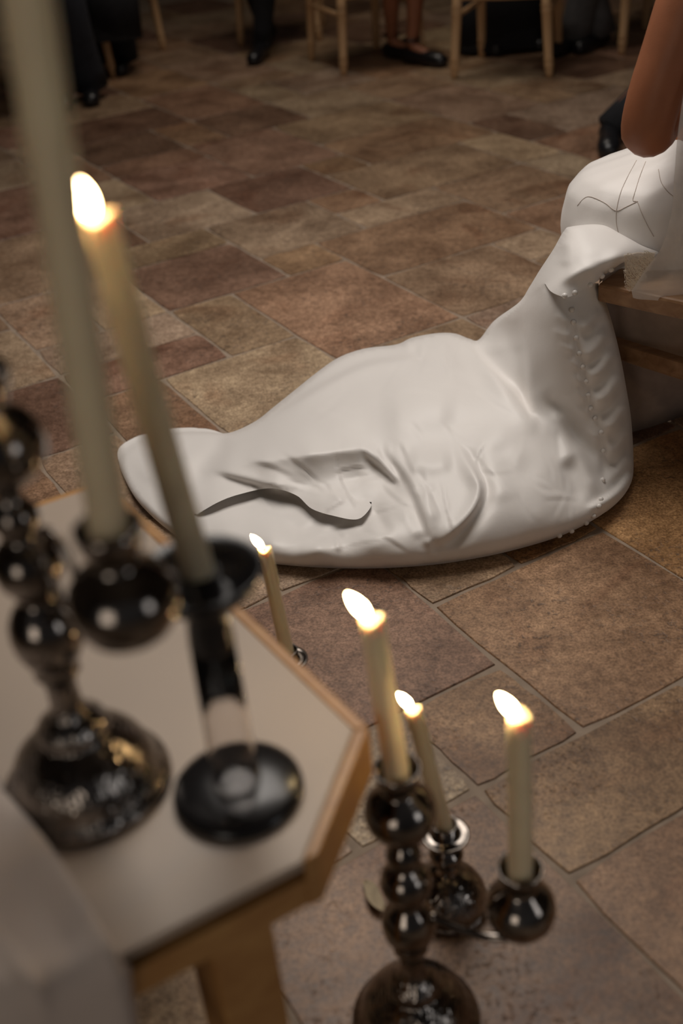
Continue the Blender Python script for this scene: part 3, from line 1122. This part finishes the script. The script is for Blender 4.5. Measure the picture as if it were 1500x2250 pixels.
# grey cloth hanging behind the rail down to the floor
cl = MB()
top = [rpt(s, .012 + .10 * min(1, max(0, s)) * .2) for s in np.linspace(-.06, .9, 24)]
hd = (H2 - H1)[:2]
hd /= np.linalg.norm(hd)
vs, fs = [], []
for k, s in enumerate(np.linspace(-.08, .9, 24)):
    T = np.array(rpt(s, .045))
    Bm = np.array([(H1[0] + hd[0] * s - A1[0]), (H1[1] + hd[1] * s - A1[1])])
    for q in range(9):
        f = q / 8
        p = T * (1 - f) + Bm * f
        wob = .006 * math.sin(k * 1.1 + f * 2) * f
        vs.append((p[0] + wob, p[1] + wob, .372 * (1 - f) + .002))
for k in range(23):
    for q in range(8):
        fs.append((k * 9 + q, (k + 1) * 9 + q, (k + 1) * 9 + q + 1, k * 9 + q + 1))
cl.add(vs, fs)
cl.build('cloth_skirt', GREYCLOTH, bench, solid=.004)
for (s, t) in ((0.45, .32), (1.07, .32), (0.08, .37), (1.07, .38)):
    p = bpt(s, t)
    MB().box((p[0] - .02, p[1] - .02, 0), (p[0] + .02, p[1] + .02, .372)).build('leg', BENCHWOOD, bench, smooth=False, bevel=.003)


# ------------------------------------------------------------------ candles
def candle(base, height, r, label, group=None, lean=(0, 0), lit=True, flame_len=.035, flame_w=.0062, notch=0.0):
    t = empty('candle', tuple(float(c) for c in base))
    tag(t, label, 'candle', group)
    mb = MB()
    seg, vs, fs = 28, [], []
    nz = 14
    prof = [(k / (nz - 1)) for k in range(nz)]
    for k, f in enumerate(prof):
        z = f * height
        rr = r * (1.03 - .13 * f)
        if f > .965: rr *= 1.04
        for s in range(seg):
            a = 2 * math.pi * s / seg
            q = rr * (1 + .012 * math.sin(3 * a + f * 7))
            zz = z
            if k == nz - 1: zz += r * (.35 + .55 * abs(math.cos(a + notch)) ** 1.5) - r * .3
            vs.append((q * math.cos(a) + lean[0] * f, q * math.sin(a) + lean[1] * f, zz))
    # melted bowl inside the rim
    for (q, dz) in ((.78, .18), (.5, -.35), (.12, -.42)):
        for s in range(seg):
            a = 2 * math.pi * s / seg
            rim = (.35 + .55 * abs(math.cos(a + notch)) ** 1.5 - .3) if q > .7 else 0
            vs.append((r * .9 * q * math.cos(a) + lean[0], r * .9 * q * math.sin(a) + lean[1], height + r * (dz * .6 + rim * .8)))
    n = nz + 3
    for k in range(n - 1):
        for s in range(seg):
            s2 = (s + 1) % seg
            fs.append((k * seg + s, k * seg + s2, (k + 1) * seg + s2, (k + 1) * seg + s))
    fs.append(tuple(range(seg - 1, -1, -1)))
    fs.append(tuple((n - 1) * seg + s for s in range(seg)))
    mb.add(vs, fs)
    wx = mb.build('wax', WAX, t)
    dr = MB()
    rr_ = random.Random(int(abs(base[0]) * 1e4))
    for k in range(3):
        a = rr_.uniform(0, 6.28)
        ln = rr_.uniform(.15, .45) * height
        pts = [(r * 0.93 * math.cos(a) + lean[0] * (1 - f * ln / height), r * .93 * math.sin(a) + lean[1] * (1 - f * ln / height), height - .003 - f * ln) for f in (0, .3, .6, .85, 1)]
        dr.tube(pts, [.0022, .0026, .0022, .0028, .0012], 8)
    dr.build('wax_drip', WAX, wx)
    lx, ly = lean
    z0 = height - r * .35
    MB().tube([(lx, ly, z0), (lx - .001, ly, z0 + .008), (lx - .003, ly, z0 + .014)], .0008, 6).build('wick', WICK, t)
    if lit:
        fm = MB()
        P = []
        R = []
        nn = 12
        ax = Vector((-.62, 0.0, 1.0)).normalized()
        for k in range(nn):
            f = k / (nn - 1)
            p = Vector((lx - .002, ly, z0 + .0085)) + ax * (f * flame_len)
            P.append(p)
            R.append(max(.0003, flame_w * max(0, math.sin(math.pi * min(1, f * .98 + .01) ** .82)) ** .75))
        fm.tube(P, R, 14)
        fm.build('flame', FLAME, t)
    return t


# ------------------------------------------------------------------ silver candelabra
def globe(zc, r, top_r, flat=.86):
    return [(r * math.cos(a) if abs(math.sin(a)) < .93 else max(top_r, r * math.cos(a)), zc + r * flat * math.sin(a)) for a in np.linspace(-1.25, 1.25, 15)]


BASEP = [(.0, 0), (.074, 0), (.076, .004), (.074, .009), (.068, .013), (.066, .017), (.064, .026), (.057, .040), (.045, .053), (.033, .062), (.029, .066), (.031, .070),
         (.030, .076), (.022, .083), (.016, .090), (.0135, .100), (.0135, .118), (.016, .128), (.020, .134)]
COLP = [(.020, .134), (.018, .140), (.024, .150), (.029, .163), (.0305, .176), (.029, .188), (.023, .200), (.016, .207), (.014, .212), (.019, .219), (.026, .230),
        (.0285, .242), (.026, .254), (.020, .262), (.013, .267), (.012, .271), (.016, .277), (.0195, .285), (.018, .294), (.012, .301), (.0095, .306), (.0095, .314)]
CUPP = [(.0095, .0), (.018, .004), (.029, .012), (.036, .024), (.038, .036), (.036, .048), (.028, .059), (.019, .066), (.0165, .070), (.018, .075), (.0215, .083),
        (.0235, .092), (.024, .098), (.0225, .0985), (.0205, .092), (.015, .084), (.0005, .083)]
DOMEP = [(.0, 0), (.052, 0), (.054, .003), (.052, .007), (.049, .009), (.051, .013), (.049, .024), (.043, .037), (.033, .049), (.022, .058), (.014, .063), (.011, .070), (.012, .078),
         (.020, .086), (.022, .094), (.018, .101), (.011, .106), (.012, .113), (.020, .119), (.027, .124), (.030, .128), (.030, .131), (.027, .130), (.019, .1285),
         (.0165, .130), (.0165, .148), (.0145, .1485), (.0125, .140), (.0005, .139)]


def candelabrum(loc, arm_ang, label, R=.122, arms=(0, 1), scroll=True, cs=1.0, az=0.0):
    t = empty('candelabrum', tuple(float(c) for c in loc))
    tag(t, label, 'candelabrum', None)
    MB().lathe(BASEP, seg=56).build('base', ENGRAVED, t)
    MB().lathe(COLP, seg=44).build('column', SILVER, t)
    MB().lathe(CUPP, (0, 0, .314), 44).build('candle_cup', SILVER, t)
    ends = [(0, 0, .398)]
    for k in arms:
        a = arm_ang + math.pi * k
        c, s = math.cos(a), math.sin(a)
        # bar
        pts = [(c * .024, s * .024, .192 + az * .4), (c * R * .42, s * R * .42, .178 + az * .6), (c * R * .66, s * R * .66, .168 + az), (c * R * .86, s * R * .86, .170 + az), (c * R, s * R, .186 + az)]
        pts = [tuple(p) for p in np.array([np.array(q) for q in smooth_line3(pts)])]
        arm = MB().tube(pts, [.0052] * len(pts), 12).build('arm', SILVER, t)
        sc = []
        for q in range(22 if scroll else 0):
            f = q / 21
            th = math.radians(190 - 375 * f)
            rr = .026 - .004 * f
            sc.append((c * (.052 + rr * math.cos(th)), s * (.052 + rr * math.cos(th)), .262 + rr * 1.35 * math.sin(th)))
        if sc: MB().tube(sc, .0030, 10).build('scroll', SILVER, arm)
        MB().lathe([(p[0] * (cs if p[0] > .025 else 1), p[1]) for p in CUPP], (c * R, s * R, .186 + az), 44).build('candle_cup', SILVER, t)
        ends.append((c * R, s * R, .186 + az + .084))
    return t, ends


def smooth_line3(pts, k=5):
    P = np.array(pts, float)
    out = []
    n = len(P)
    for i in range(n - 1):
        p0 = P[i - 1] if i else 2 * P[0] - P[1]
        p1, p2 = P[i], P[i + 1]
        p3 = P[i + 2] if i + 2 < n else 2 * P[-1] - P[-2]
        for t in np.arange(k) / k:
            out.append(0.5 * (2 * p1 + (p2 - p0) * t + (2 * p0 - 5 * p1 + 4 * p2 - p3) * t * t + (3 * p1 - p0 - 3 * p2 + p3) * t ** 3))
    out.append(P[-1])
    return np.array(out)


def top_at(base, px, py):
    """height of a candle whose axis is near vertical and whose rim shows at a picture row"""
    lo, hi = 0.0, .6
    for _ in range(40):
        m = (lo + hi) / 2
        if proj((base[0], base[1], base[2] + m))[1] > py: lo = m
        else: hi = m
    return lo


def lean_to(base, h, px, py):
    P = np.array(base) + [0, 0, h]
    d = proj(P)[2]
    x, y, _ = proj(P)
    return ((px - x) * d / F_PX, 0.0)


# the one on the floor
FC = onz(914, 2240, 0)
arm_t = onz(1160, 1930, .27)
ang = math.atan2(arm_t[1] - FC[1], arm_t[0] - FC[0])
fc, ends = candelabrum((FC[0], FC[1], 0.001), ang, 'silver candelabrum standing on the stone floor', arms=(0,), scroll=False)
for (e, px, py, lab, ln) in ((ends[0], 817, 1362, 'burning ivory candle in the top cup of the floor candelabrum', 1),
                             (ends[1], 1141, 1580, 'burning ivory candle in the side cup of the floor candelabrum', 1),                             ):
    b = np.array([FC[0] + e[0], FC[1] + e[1], e[2] + .001])
    if px:
        h = top_at(b, px, py)
        candle(b, h, .0125, lab, 'candles on the floor', lean_to(b, h, px, py), notch=.4 if px < 1000 else 1.4)
    else:
        candle(b, .10, .0115, lab, 'candles on the floor', lit=False)


def small_stick(floor_pt, label, clabel, px, py, r=.0105):
    t = empty('candlestick', (float(floor_pt[0]), float(floor_pt[1]), 0.001))
    tag(t, label, 'candlestick', 'small silver candlesticks')
    k = [i for i, p in enumerate(DOMEP) if p == (.014, .063)][0]
    MB().lathe(DOMEP[:k + 1], seg=48).build('base', ENGRAVED, t)
    MB().lathe(DOMEP[k:], seg=40).build('stem', SILVER, t)
    b = np.array([floor_pt[0], floor_pt[1], .141])
    h = top_at(b, px, py) if px else .17
    candle(b, h, r, clabel, 'candles on the floor', lean_to(b, h, px, py) if px else (0, 0), flame_len=.028, flame_w=.0054, notch=.3)


small_stick(onz(985, 1985, 0), 'small silver candlestick with engraved domed base beside the floor candelabrum', 'short burning candle in the small candlestick behind the floor candelabrum', 908, 1556)
small_stick(onz(652, 1590, 0), 'small silver candlestick mostly hidden behind the white table', 'burning candle rising just behind the edge of the white table', 582, 1208)
small_stick((.90, 1.60), 'small silver candlestick on the floor in front of the bench, out of view', 'burning candle on the floor in front of the bench, out of view', None, None)
small_stick((1.08, 1.40), 'small silver candlestick nearest the camera on the right, out of view', 'burning candle nearest the camera on the right, out of view', None, None)

# fallen leaf beside the candelabrum
lf = MB()
LC = [onz(x, y, .004) for x, y in smooth_line([(800, 1938), (812, 1955), (822, 1980), (836, 2000), (850, 2010)], k=4)]
vs, fs = [], []
for k, p in enumerate(LC):
    f = k / (len(LC) - 1)
    wd = .010 * math.sin(math.pi * (.08 + .88 * f))
    for q, zz in ((-1, .006), (0, .001), (1, .006)):
        vs.append((p[0] + q * wd * .9, p[1] + q * wd * .35, .002 + zz * (1 + math.sin(f * 3))))
for k in range(len(LC) - 1):
    for q in range(2):
        fs.append((k * 3 + q, (k + 1) * 3 + q, (k + 1) * 3 + q + 1, k * 3 + q + 1))
lf.add(vs, fs)
tag(lf.build('leaf', LEAFM, solid=.0008), 'small dry olive leaf lying beside the floor candelabrum', 'leaf')

# ------------------------------------------------------------------ white topped table in front
TZ = .50
c1, c2, c3 = onz(812, 1597, TZ), onz(697, 1876, TZ), onz(262, 2095, TZ)
ru = np.array([math.cos(math.radians(121.2)), math.sin(math.radians(121.2))])
rv = np.array([math.cos(math.radians(-152.2)), math.sin(math.radians(-152.2))])
far = c1[:2] + ru * .60
front = c2[:2] + rv * .34
poly = [c1[:2], far, far + rv * .12 + ru * .10, far + rv * .42 + ru * .10, front + ru * .60, front + ru * .10, front + rv * .0]
TC = (c1[:2] + front + ru * .3) / 2
far2 = far + rv * .53
poly = [c2[:2], c1[:2], far, far2, far2 - ru * .60 - rv * .0, front]
# table axes: right edge along ru, front edge along rv, chamfered corners
table = empty('side_table', (float(c1[0]), float(c1[1]), 0))
tag(table, 'white topped wooden table with a cut corner, holding candles', 'table')
P0 = c1[:2]


def loc2(p): return (float(p[0] - P0[0]), float(p[1] - P0[1]))


def inset(poly, d):
    n = len(poly)
    out = []
    cen = sum(poly) / n
    for i in range(n):
        a, b, c = poly[i - 1], poly[i], poly[(i + 1) % n]
        e1 = (b - a) / np.linalg.norm(b - a)
        e2 = (c - b) / np.linalg.norm(c - b)
        n1, n2 = np.array([-e1[1], e1[0]]), np.array([-e2[1], e2[0]])
        if n1 @ (cen - b) < 0: n1 = -n1
        if n2 @ (cen - b) < 0: n2 = -n2
        m = n1 + n2
        m = m / (m @ n1)
        out.append(b + m * d)
    return out


inn = inset(poly, .013)
tp = list(inn)
tp[5], tp[0] = poly[5] + (poly[4] - poly[5]) * 0.02, poly[0] + (poly[5] - poly[0]) / np.linalg.norm(poly[5] - poly[0]) * .014
tp[4] = inn[4]
MB().prism([loc2(p) for p in tp], TZ - .010, TZ).build('tabletop', WHITETOP, table, smooth=False, bevel=.002)
for i in range(len(poly)):
    j = (i + 1) % len(poly)
    if i == 5: continue
    top_z, bot_z = TZ - .0005, (TZ - .058 if i == 0 else TZ - .022)
    q_in = [poly[i], poly[j], inn[j], inn[i]]
    if i == 0: q_in[3] = tp[0]
    MB().prism([loc2(p) for p in q_in], bot_z, top_z).build('edge_strip', TABLEWOOD, table, smooth=False, bevel=.002)
ap = inset(poly, .002)
ap2 = inset(poly, .026)
for i in range(len(poly)):
    j = (i + 1) % len(poly)
    if i == 0: continue
    MB().prism([loc2(ap[i]), loc2(ap[j]), loc2(ap2[j]), loc2(ap2[i])], TZ - .058, TZ - .026).build('apron', TABLEWOOD, table, smooth=False, bevel=.002)
MB().prism([loc2(p) for p in inset(poly, .018)], TZ - .030, TZ - .010).build('shadow_gap', BLACKLACQ, table, smooth=False)  # black block paints the shadow gap between tabletop and apron
lg = inset(poly, .062)
lw = .030
for i in (0, 2, 3, 5):
    cxy = lg[i] + (rv * .045 if i == 0 else 0)
    MB().prism([loc2(cxy + ru * a_ + rv * b_) for a_, b_ in ((-lw, -lw), (lw, -lw), (lw, lw), (-lw, lw))], 0, TZ - .030).build('leg', TABLEWOOD, table, smooth=False, bevel=.003)

# candelabrum on the table
SC = onz(195, 1722, TZ)
a_t = onz(242, 1186, TZ + .325)
sc_, ends = candelabrum((SC[0], SC[1], TZ + .0005), math.atan2(a_t[1] - SC[1], a_t[0] - SC[0]), 'silver candelabrum on the white table', R=float(np.hypot(a_t[0] - SC[0], a_t[1] - SC[1])), cs=1.06, az=.052)
for (e, H_, lab, lit, px) in ((ends[0], .26, 'ivory candle in the top cup of the table candelabrum', False, None),
                              (ends[1], .37, 'tall ivory candle in the near cup of the table candelabrum', False, (78, 100)),
                              (ends[2], .26, 'ivory candle in the far cup of the table candelabrum', False, None)):
    b = np.array([SC[0] + e[0], SC[1] + e[1], TZ + e[2] + .0005])
    candle(b, H_, .0135 if px else .0125, lab, 'candles on the table', (.022, 0) if px else (0, 0), lit=False)

# black and glass candlestick
BC = onz(525, 1742, TZ)
bs = empty('candlestick', (float(BC[0]), float(BC[1]), TZ + .0005))
tag(bs, 'candlestick with black round foot, clear glass stem and black bowl on the table', 'candlestick')
MB().lathe([(.0, 0), (.056, 0), (.058, .003), (.057, .008), (.050, .012), (.030, .014), (.022, .016), (.0, .016)], seg=56).build('base', BLACKLACQ, bs)
MB().lathe([(.0180, .0165), (.0215, .0165), (.0212, .03), (.0205, .06), (.0195, .10), (.0185, .165), (.0162, .165), (.0172, .10), (.0182, .06), (.0188, .03), (.0180, .0165)], seg=40).build('stem', GLASS, bs)
MB().lathe([(.0, .1655), (.018, .1655), (.019, .170), (.017, .195), (.015, .205), (.030, .214), (.045, .228), (.050, .241), (.0485, .242), (.040, .230), (.024, .219), (.016, .217), (.016, .240),
            (.0135, .240), (.0130, .222), (.0, .221)], seg=48).build('bowl', BLACKLACQ, bs)
b = np.array([BC[0], BC[1], TZ + .223])
h = top_at(b, 218, 478)
candle(b, h, .0128, 'burning ivory candle in the black bowl of the glass candlestick', 'candles on the table', lean_to(b, h, 218, 478), flame_len=.038, flame_w=.0090, notch=.2)

# linen cloth heaped over the near left corner of the table
LO = [(-60, 1655), (0, 1728), (60, 1795), (110, 1858), (180, 1962), (240, 2062), (268, 2130), (284, 2230), (300, 2340), (310, 2420), (-400, 2420), (-400, 1655)]
lctrl = [(0, 1740, .53), (110, 1866, .53), (180, 1970, .528), (250, 2085, .524), (285, 2240, .44), (300, 2400, .34), (0, 1900, .535), (0, 2060, .54), (80, 2170, .53), (120, 2050, .53),
         (150, 2260, .46), (0, 2250, .50), (-200, 1800, .53), (-300, 2200, .525), (100, 2400, .36), (-300, 2400, .36)]
lst = [([(100, 1860), (180, 1975), (245, 2090), (262, 2180)], 18, .005, 'ridge'), ([(-80, 1960), (0, 2066), (80, 2178), (110, 2300)], 18, .006, 'ridge'),
       ([(0, 1850), (90, 1990), (170, 2130)], 34, -.004, 'ridge')]
lc = Relief([(x, y, .006) for x, y in LO], lctrl, lst, (), 12.0).mesh(lambda p, px: [p + np.array([0, .004, -.012]), np.array([p[0], p[1] + .006, max(.501, p[2] - .03)]) if p[2] > .505 else p + np.array([0, .02, -.02])])
tag(lc.build('linen_cloth', LINEN), 'crumpled white linen cloth hanging over the near corner of the table', 'cloth')


# ------------------------------------------------------------------ chairs
def turned(p0, p1, r):
    p0, p1 = Vector(p0), Vector(p1)
    pts, rad = [], []
    for f, k in ((0, .80), (.05, .9), (.10, 1.0), (.13, 1.18), (.15, .95), (.17, 1.2), (.20, 1.0), (.45, 1.12), (.62, 1.18), (.64, 1.35), (.66, 1.05), (.68, 1.35), (.71, 1.1), (1, 1.05)):
        pts.append(p0.lerp(p1, f))
        rad.append(r * k)
    return pts, rad


def make_chair():
    t = empty('banquet_chair')
    w2, d2, sh = .195, .19, .45
    corners = [(-w2, -d2), (w2, -d2), (-w2 * .92, d2), (w2 * .92, d2)]
    feet = [(-w2 - .028, -d2 - .015), (w2 + .028, -d2 - .015), (-w2 * .92 - .01, d2 + .05), (w2 * .92 + .01, d2 + .05)]
    for k in range(4):
        P, R = turned((*feet[k], 0), (*corners[k], sh), .0195)
        MB().tube(P, R, 14).build('leg', CHAIRWOOD, t)
    s = MB()
    s.prism([(-w2 - .02, -d2 - .02), (w2 + .02, -d2 - .02), (w2 + .005, d2 + .02), (-w2 - .005, d2 + .02)], sh - .01, sh + .025)
    s.build('seat', CHAIRWOOD, t, smooth=False, bevel=.010)
    def lp(k, z):
        f = z / sh
        return tuple(np.array([*feet[k], 0]) * (1 - f) + np.array([*corners[k], sh]) * f)
    for (a, b, z) in ((0, 1, .345), (2, 3, .30), (0, 2, .27), (1, 3, .27)):
        p, q = lp(a, z), lp(b, z)
        m = tuple((np.array(p) + np.array(q)) / 2)
        MB().tube([p, m, q], [.0095, .0125, .0095], 12).build('stretcher', CHAIRWOOD, t)
    for sg in (-1, 1):
        MB().tube([(sg * w2 * .92, d2, sh), (sg * w2 * .92, d2 + .03, .65), (sg * w2 * .95, d2 + .08, .92)], [.0155, .014, .011], 12).build('back_post', CHAIRWOOD, t)
    for z, y in ((.62, .22), (.86, .258), (.905, .267)):
        MB().tube([(-w2 * .93, y, z), (0, y + .01, z), (w2 * .93, y, z)], .010, 12).build('back_rail', CHAIRWOOD, t)
    for k in range(5):
        x = (k - 2) * .06
        MB().tube([(x, .225, .62), (x, .262, .86)], .007, 10).build('spindle', CHAIRWOOD, t)
    return t


proto = make_chair()
used = [False]


def chair(x, y, rz, label):
    if not used[0]:
        o = proto
        used[0] = True
    else:
        o = copy_tree(proto)
    o.location = (float(x), float(y), 0)
    o.rotation_euler = (0, 0, rz)
    tag(o, label, 'chair', 'wooden chairs of the guests')
    return o


def foot_place(foot_local, world, rz):
    c, s = math.cos(rz), math.sin(rz)
    return world[0] - (c * foot_local[0] - s * foot_local[1]), world[1] - (s * foot_local[0] + c * foot_local[1])


FL, FR, BL, BR = (-.223, -.205), (.223, -.205), (-.189, .24), (.189, .24)
pC1, pC2 = onz(1000, 172), onz(1204, 170)
rzC = math.atan2(pC2[1] - pC1[1], pC2[0] - pC1[0])
mid = (pC1 + pC2) / 2
chair(*foot_place((0, -.205), mid, rzC), rzC, 'wooden chair facing the camera, nearest on the right of the row')
pB1, pB2 = onz(755, 165), onz(680, 130)
rzB = math.atan2(pB2[1] - pB1[1], pB2[0] - pB1[0]) - math.atan2(BL[1] - FL[1], BL[0] - FL[0])
chair(*foot_place(FL, pB1, rzB), rzB, 'wooden chair of the bare-legged guest in the middle')
chair(*foot_place(FL, onz(530, 100), -.15), -.15, 'wooden chair behind the dark trouser leg, left of the middle')
chair(*foot_place(FR, onz(250, 170), .10), .10, 'wooden chair beside the dark draped trousers on the left')
chair(*foot_place(FR, onz(360, 110), .35), .35, 'wooden chair farthest back on the left')
chair(*foot_place(FL, onz(1365, 120), .3), .3, 'wooden chair farthest right, behind the bride\'s arm')


# ------------------------------------------------------------------ guests
def shoe(mb, heel, ang, length=.27, wdt=.046, hgt=.06):
    c, s = math.cos(ang), math.sin(ang)
    pts, rad = [], []
    for f, r, z in ((0, .55, .035), (.06, .85, .04), (.25, .95, .045), (.45, .85, .038), (.65, 1.0, .03), (.85, .95, .027), (.96, .7, .024), (1.0, .3, .022)):
        pts.append((heel[0] + c * f * length, heel[1] + s * f * length, z))
        rad.append(wdt * r)
    v0 = len(mb.v)
    mb.tube(pts, rad, 14)
    for k in range(v0, len(mb.v)):
        x, y, z = mb.v[k]
        mb.v[k] = (x, y, max(.002, z if z < .04 else .04 + (z - .04) * .9))


def guest(label, hip, face, feet, leg_mat, foot_ang, bare=False, leg_r=(.085, .065, .042), skirt=None, drape=None):
    """hip: seat position; feet: ankle floor points; face: direction of the knees"""
    t = empty('person', (float(hip[0]), float(hip[1]), 0))
    tag(t, label, 'person', None)
    fx, fy = math.cos(face), math.sin(face)
    px_, py_ = -fy, fx
    hp = np.array([hip[0], hip[1], .52])
    V = [hp, hp + [-.03 * fx, -.03 * fy, .22], hp + [-.05 * fx, -.05 * fy, .46], hp + [-.05 * fx, -.05 * fy, .58], hp + [-.03 * fx, -.03 * fy, .66], hp + [-.02 * fx, -.02 * fy, .78]]
    E = [(0, 1), (1, 2), (2, 3), (3, 4), (4, 5)]
    Rr = [(.13, .12), (.12, .11), (.12, .10), .05, .078, .06]
    knees = []
    for sgn, ft in ((1, feet[0]), (-1, feet[1])):
        side = np.array([px_, py_, 0]) * sgn
        sh = hp + [-.05 * fx, -.05 * fy, .44] + side * .18
        el = sh + [0.02 * fx, .02 * fy, -.26] + side * .05
        wr = el + np.array([.20 * fx, .20 * fy, -.05]) - side * .12
        n = len(V)
        V += [sh, el, wr, wr + np.array([.07 * fx, .07 * fy, -.01])]
        E += [(2, n), (n, n + 1), (n + 1, n + 2), (n + 2, n + 3)]
        Rr += [.055, .042, .028, .030]
        hj = hp + side * .085
        ank = np.array([ft[0], ft[1], .085])
        kn = np.array([hip[0] + fx * .43, hip[1] + fy * .43, .50]) + side * .09
        kn[:2] = kn[:2] * .6 + (ank[:2] + (kn[:2] - ank[:2]) * .35) * .4
        knees.append((hj, kn, ank))
        n = len(V)
        if bare:
            mid1 = kn * .62 + ank * .38 + np.array([-fx, -fy, 0]) * .018
            low = kn * .2 + ank * .8
            toe = np.array([ft[0] + math.cos(foot_ang) * .15, ft[1] + math.sin(foot_ang) * .15, .03])
            V += [hj, kn, mid1, low, ank, toe]
            E += [(0, n), (n, n + 1), (n + 1, n + 2), (n + 2, n + 3), (n + 3, n + 4), (n + 4, n + 5)]
            Rr += [.085, .058, .052, .034, .032, .026]
        else:
            V += [hj, kn, ank]
            E += [(0, n), (n, n + 1), (n + 1, n + 2)]
            Rr += [.08, .055, .035]
    bd = skin_body('body', V, E, Rr, SKINDARK if bare else SKIN, 0, 1)
    adopt(bd, t)
    tr = MB()
    tr.tube([hp + [0, 0, -.06], hp + [-.02 * fx, -.02 * fy, .1], hp + [-.04 * fx, -.04 * fy, .3], hp + [-.05 * fx, -.05 * fy, .47], hp + [-.05 * fx, -.05 * fy, .52]], [.17, .165, .165, .15, .07], 20)
    adopt(tr.build('top', leg_mat), t)
    if not bare:
        tl = MB()
        for hj, kn, ank in knees:
            a2 = np.array([ank[0], ank[1], .055])
            mid2 = kn * .5 + a2 * .5
            tl.tube([tuple(hj), tuple(hj * .5 + kn * .5 + [0, 0, .01]), tuple(kn + [0, 0, .015]), tuple(kn * .9 + mid2 * .1 + np.array([fx, fy, 0]) * .012), tuple(mid2), tuple(kn * .2 + a2 * .8), tuple(a2)],
                    [leg_r[0], leg_r[0] * .95, leg_r[1] * 1.1, leg_r[1] * 1.05, leg_r[1] * .9, leg_r[2] * 1.1, leg_r[2] * 1.15], 18)
        adopt(tl.build('trousers', leg_mat), t)
    else:
        sk = MB()
        m = (knees[0][0] + knees[1][0]) / 2
        k2 = (knees[0][1] + knees[1][1]) / 2
        sk.tube([tuple(m - np.array([fx, fy, 0]) * .1), tuple(m), tuple(m * .5 + k2 * .5), tuple(k2 * .9 + m * .1)], [.15, .17, .165, .16], 20, ell=.6)
        adopt(sk.build('skirt', leg_mat), t)
    for hj, kn, ank in knees:
        sm = MB()
        heel = (ank[0] - math.cos(foot_ang) * .05, ank[1] - math.sin(foot_ang) * .05)
        shoe(sm, heel, foot_ang, hgt=.06, wdt=.044)
        so = adopt(sm.build('shoe', BLACKSHOE), t)
        if bare:
            st_ = MB()
            ring = [(ank[0] + .040 * math.cos(a), ank[1] + .040 * math.sin(a), .115) for a in np.linspace(0, 2 * math.pi, 17)]
            st_.tube(ring, .006, 8, cap=False)
            adopt(st_.build('ankle_strap', BLACKSHOE), so)
    if drape is not None:
        dm = MB()
        dm.tube([tuple(p) for p in drape[0]], drape[1], 24, ell=drape[2])
        for i in range(len(dm.v)):
            x, y, z = dm.v[i]
            a = math.atan2(y - hip[1], x - hip[0])
            k = .012 * math.sin(a * 40) * max(0, (.5 - z) * 2)
            dm.v[i] = (x + k, y + k, z)
        adopt(dm.build('long_skirt', drape[3]), t)
    return t


PI = math.pi
# dark wide trousers on the far left, nearest of the row
f1, f2 = onz(150, 222), onz(172, 185)
guest('guest in wide navy trousers on the far left of the row', (-1.30, 6.22), -PI / 2 + .35, [(-1.02, 5.98), (-1.15, 5.93)], NAVYCLOTH, -PI / 2 + .1, leg_r=(.10, .09, .075))
# black clothed guest behind
g2 = (-.98, 6.95)
guest('guest in black clothes behind the left chair', g2, -PI / 2, [(-.93, 6.62), (-1.08, 6.60)], BLACKCLOTH, -PI / 2, leg_r=(.10, .085, .07),
      drape=([(-.96, 6.95, .5), (-.95, 6.62, .50), (-.95, 6.50, .40), (-.95, 6.47, .17)], [.16, .17, .17, .15], .8, BLACKCLOTH))
# dark shoe and trouser leg, left of the middle
pm = onz(578, 128)
guest('guest in black trousers with one dark shoe in front, left of the middle', (-.12, 7.02), -PI / 2 - .12, [(pm[0], pm[1] + .02), (pm[0] + .03, pm[1] + .42)], BLACKCLOTH, -PI / 2 - .25, leg_r=(.085, .066, .045))
# bare-legged guest with strappy shoes
q1, q2 = onz(905, 140), onz(862, 128)
cB = foot_place(FL, pB1, rzB)
guest('bare-legged guest in black strappy shoes in the middle of the row', (cB[0] + .02, cB[1] + .10), rzB - PI / 2 + .12, [(q1[0], q1[1]), (q2[0], q2[1])], BLACKCLOTH, -PI / 2 + .75, bare=True)
# guest behind the right chair, dark
mC = foot_place((0, -.205), mid, rzC)
guest('guest in black behind the right hand chair', (mC[0] + .02, mC[1] + .80), -PI / 2, [(mC[0] - .02, mC[1] + .46), (mC[0] + .2, mC[1] + .48)], BLACKCLOTH, -PI / 2,
      drape=([(mC[0] + .05, mC[1] + .62, .55), (mC[0] + .05, mC[1] + .46, .42), (mC[0] + .05, mC[1] + .44, .20), (mC[0] + .05, mC[1] + .42, .01)], [.20, .23, .24, .25], .7, BLACKCLOTH))
# grey dressed guest by the right chair
q3 = onz(1262, 112)
guest('guest in a grey dress at the right of the row', (1.60, 6.42), -PI / 2 - .45, [(q3[0], q3[1] + .02), (q3[0] + .14, q3[1] + .05)], GREYSUIT, -PI / 2 - .8, leg_r=(.10, .085, .07))
# man in black beyond the bride's arm: shoes and a trouser leg
s1, s2 = onz(1345, 292), onz(1386, 232)
guest('guest in black with polished shoes just beyond the bride\'s elbow', (2.38, 4.80), PI + .05, [(s1[0] - .045, s1[1] - .13), (s2[0] + .03, s2[1] - .03)], BLACKCLOTH, -PI / 2 - .25, leg_r=(.085, .068, .05))
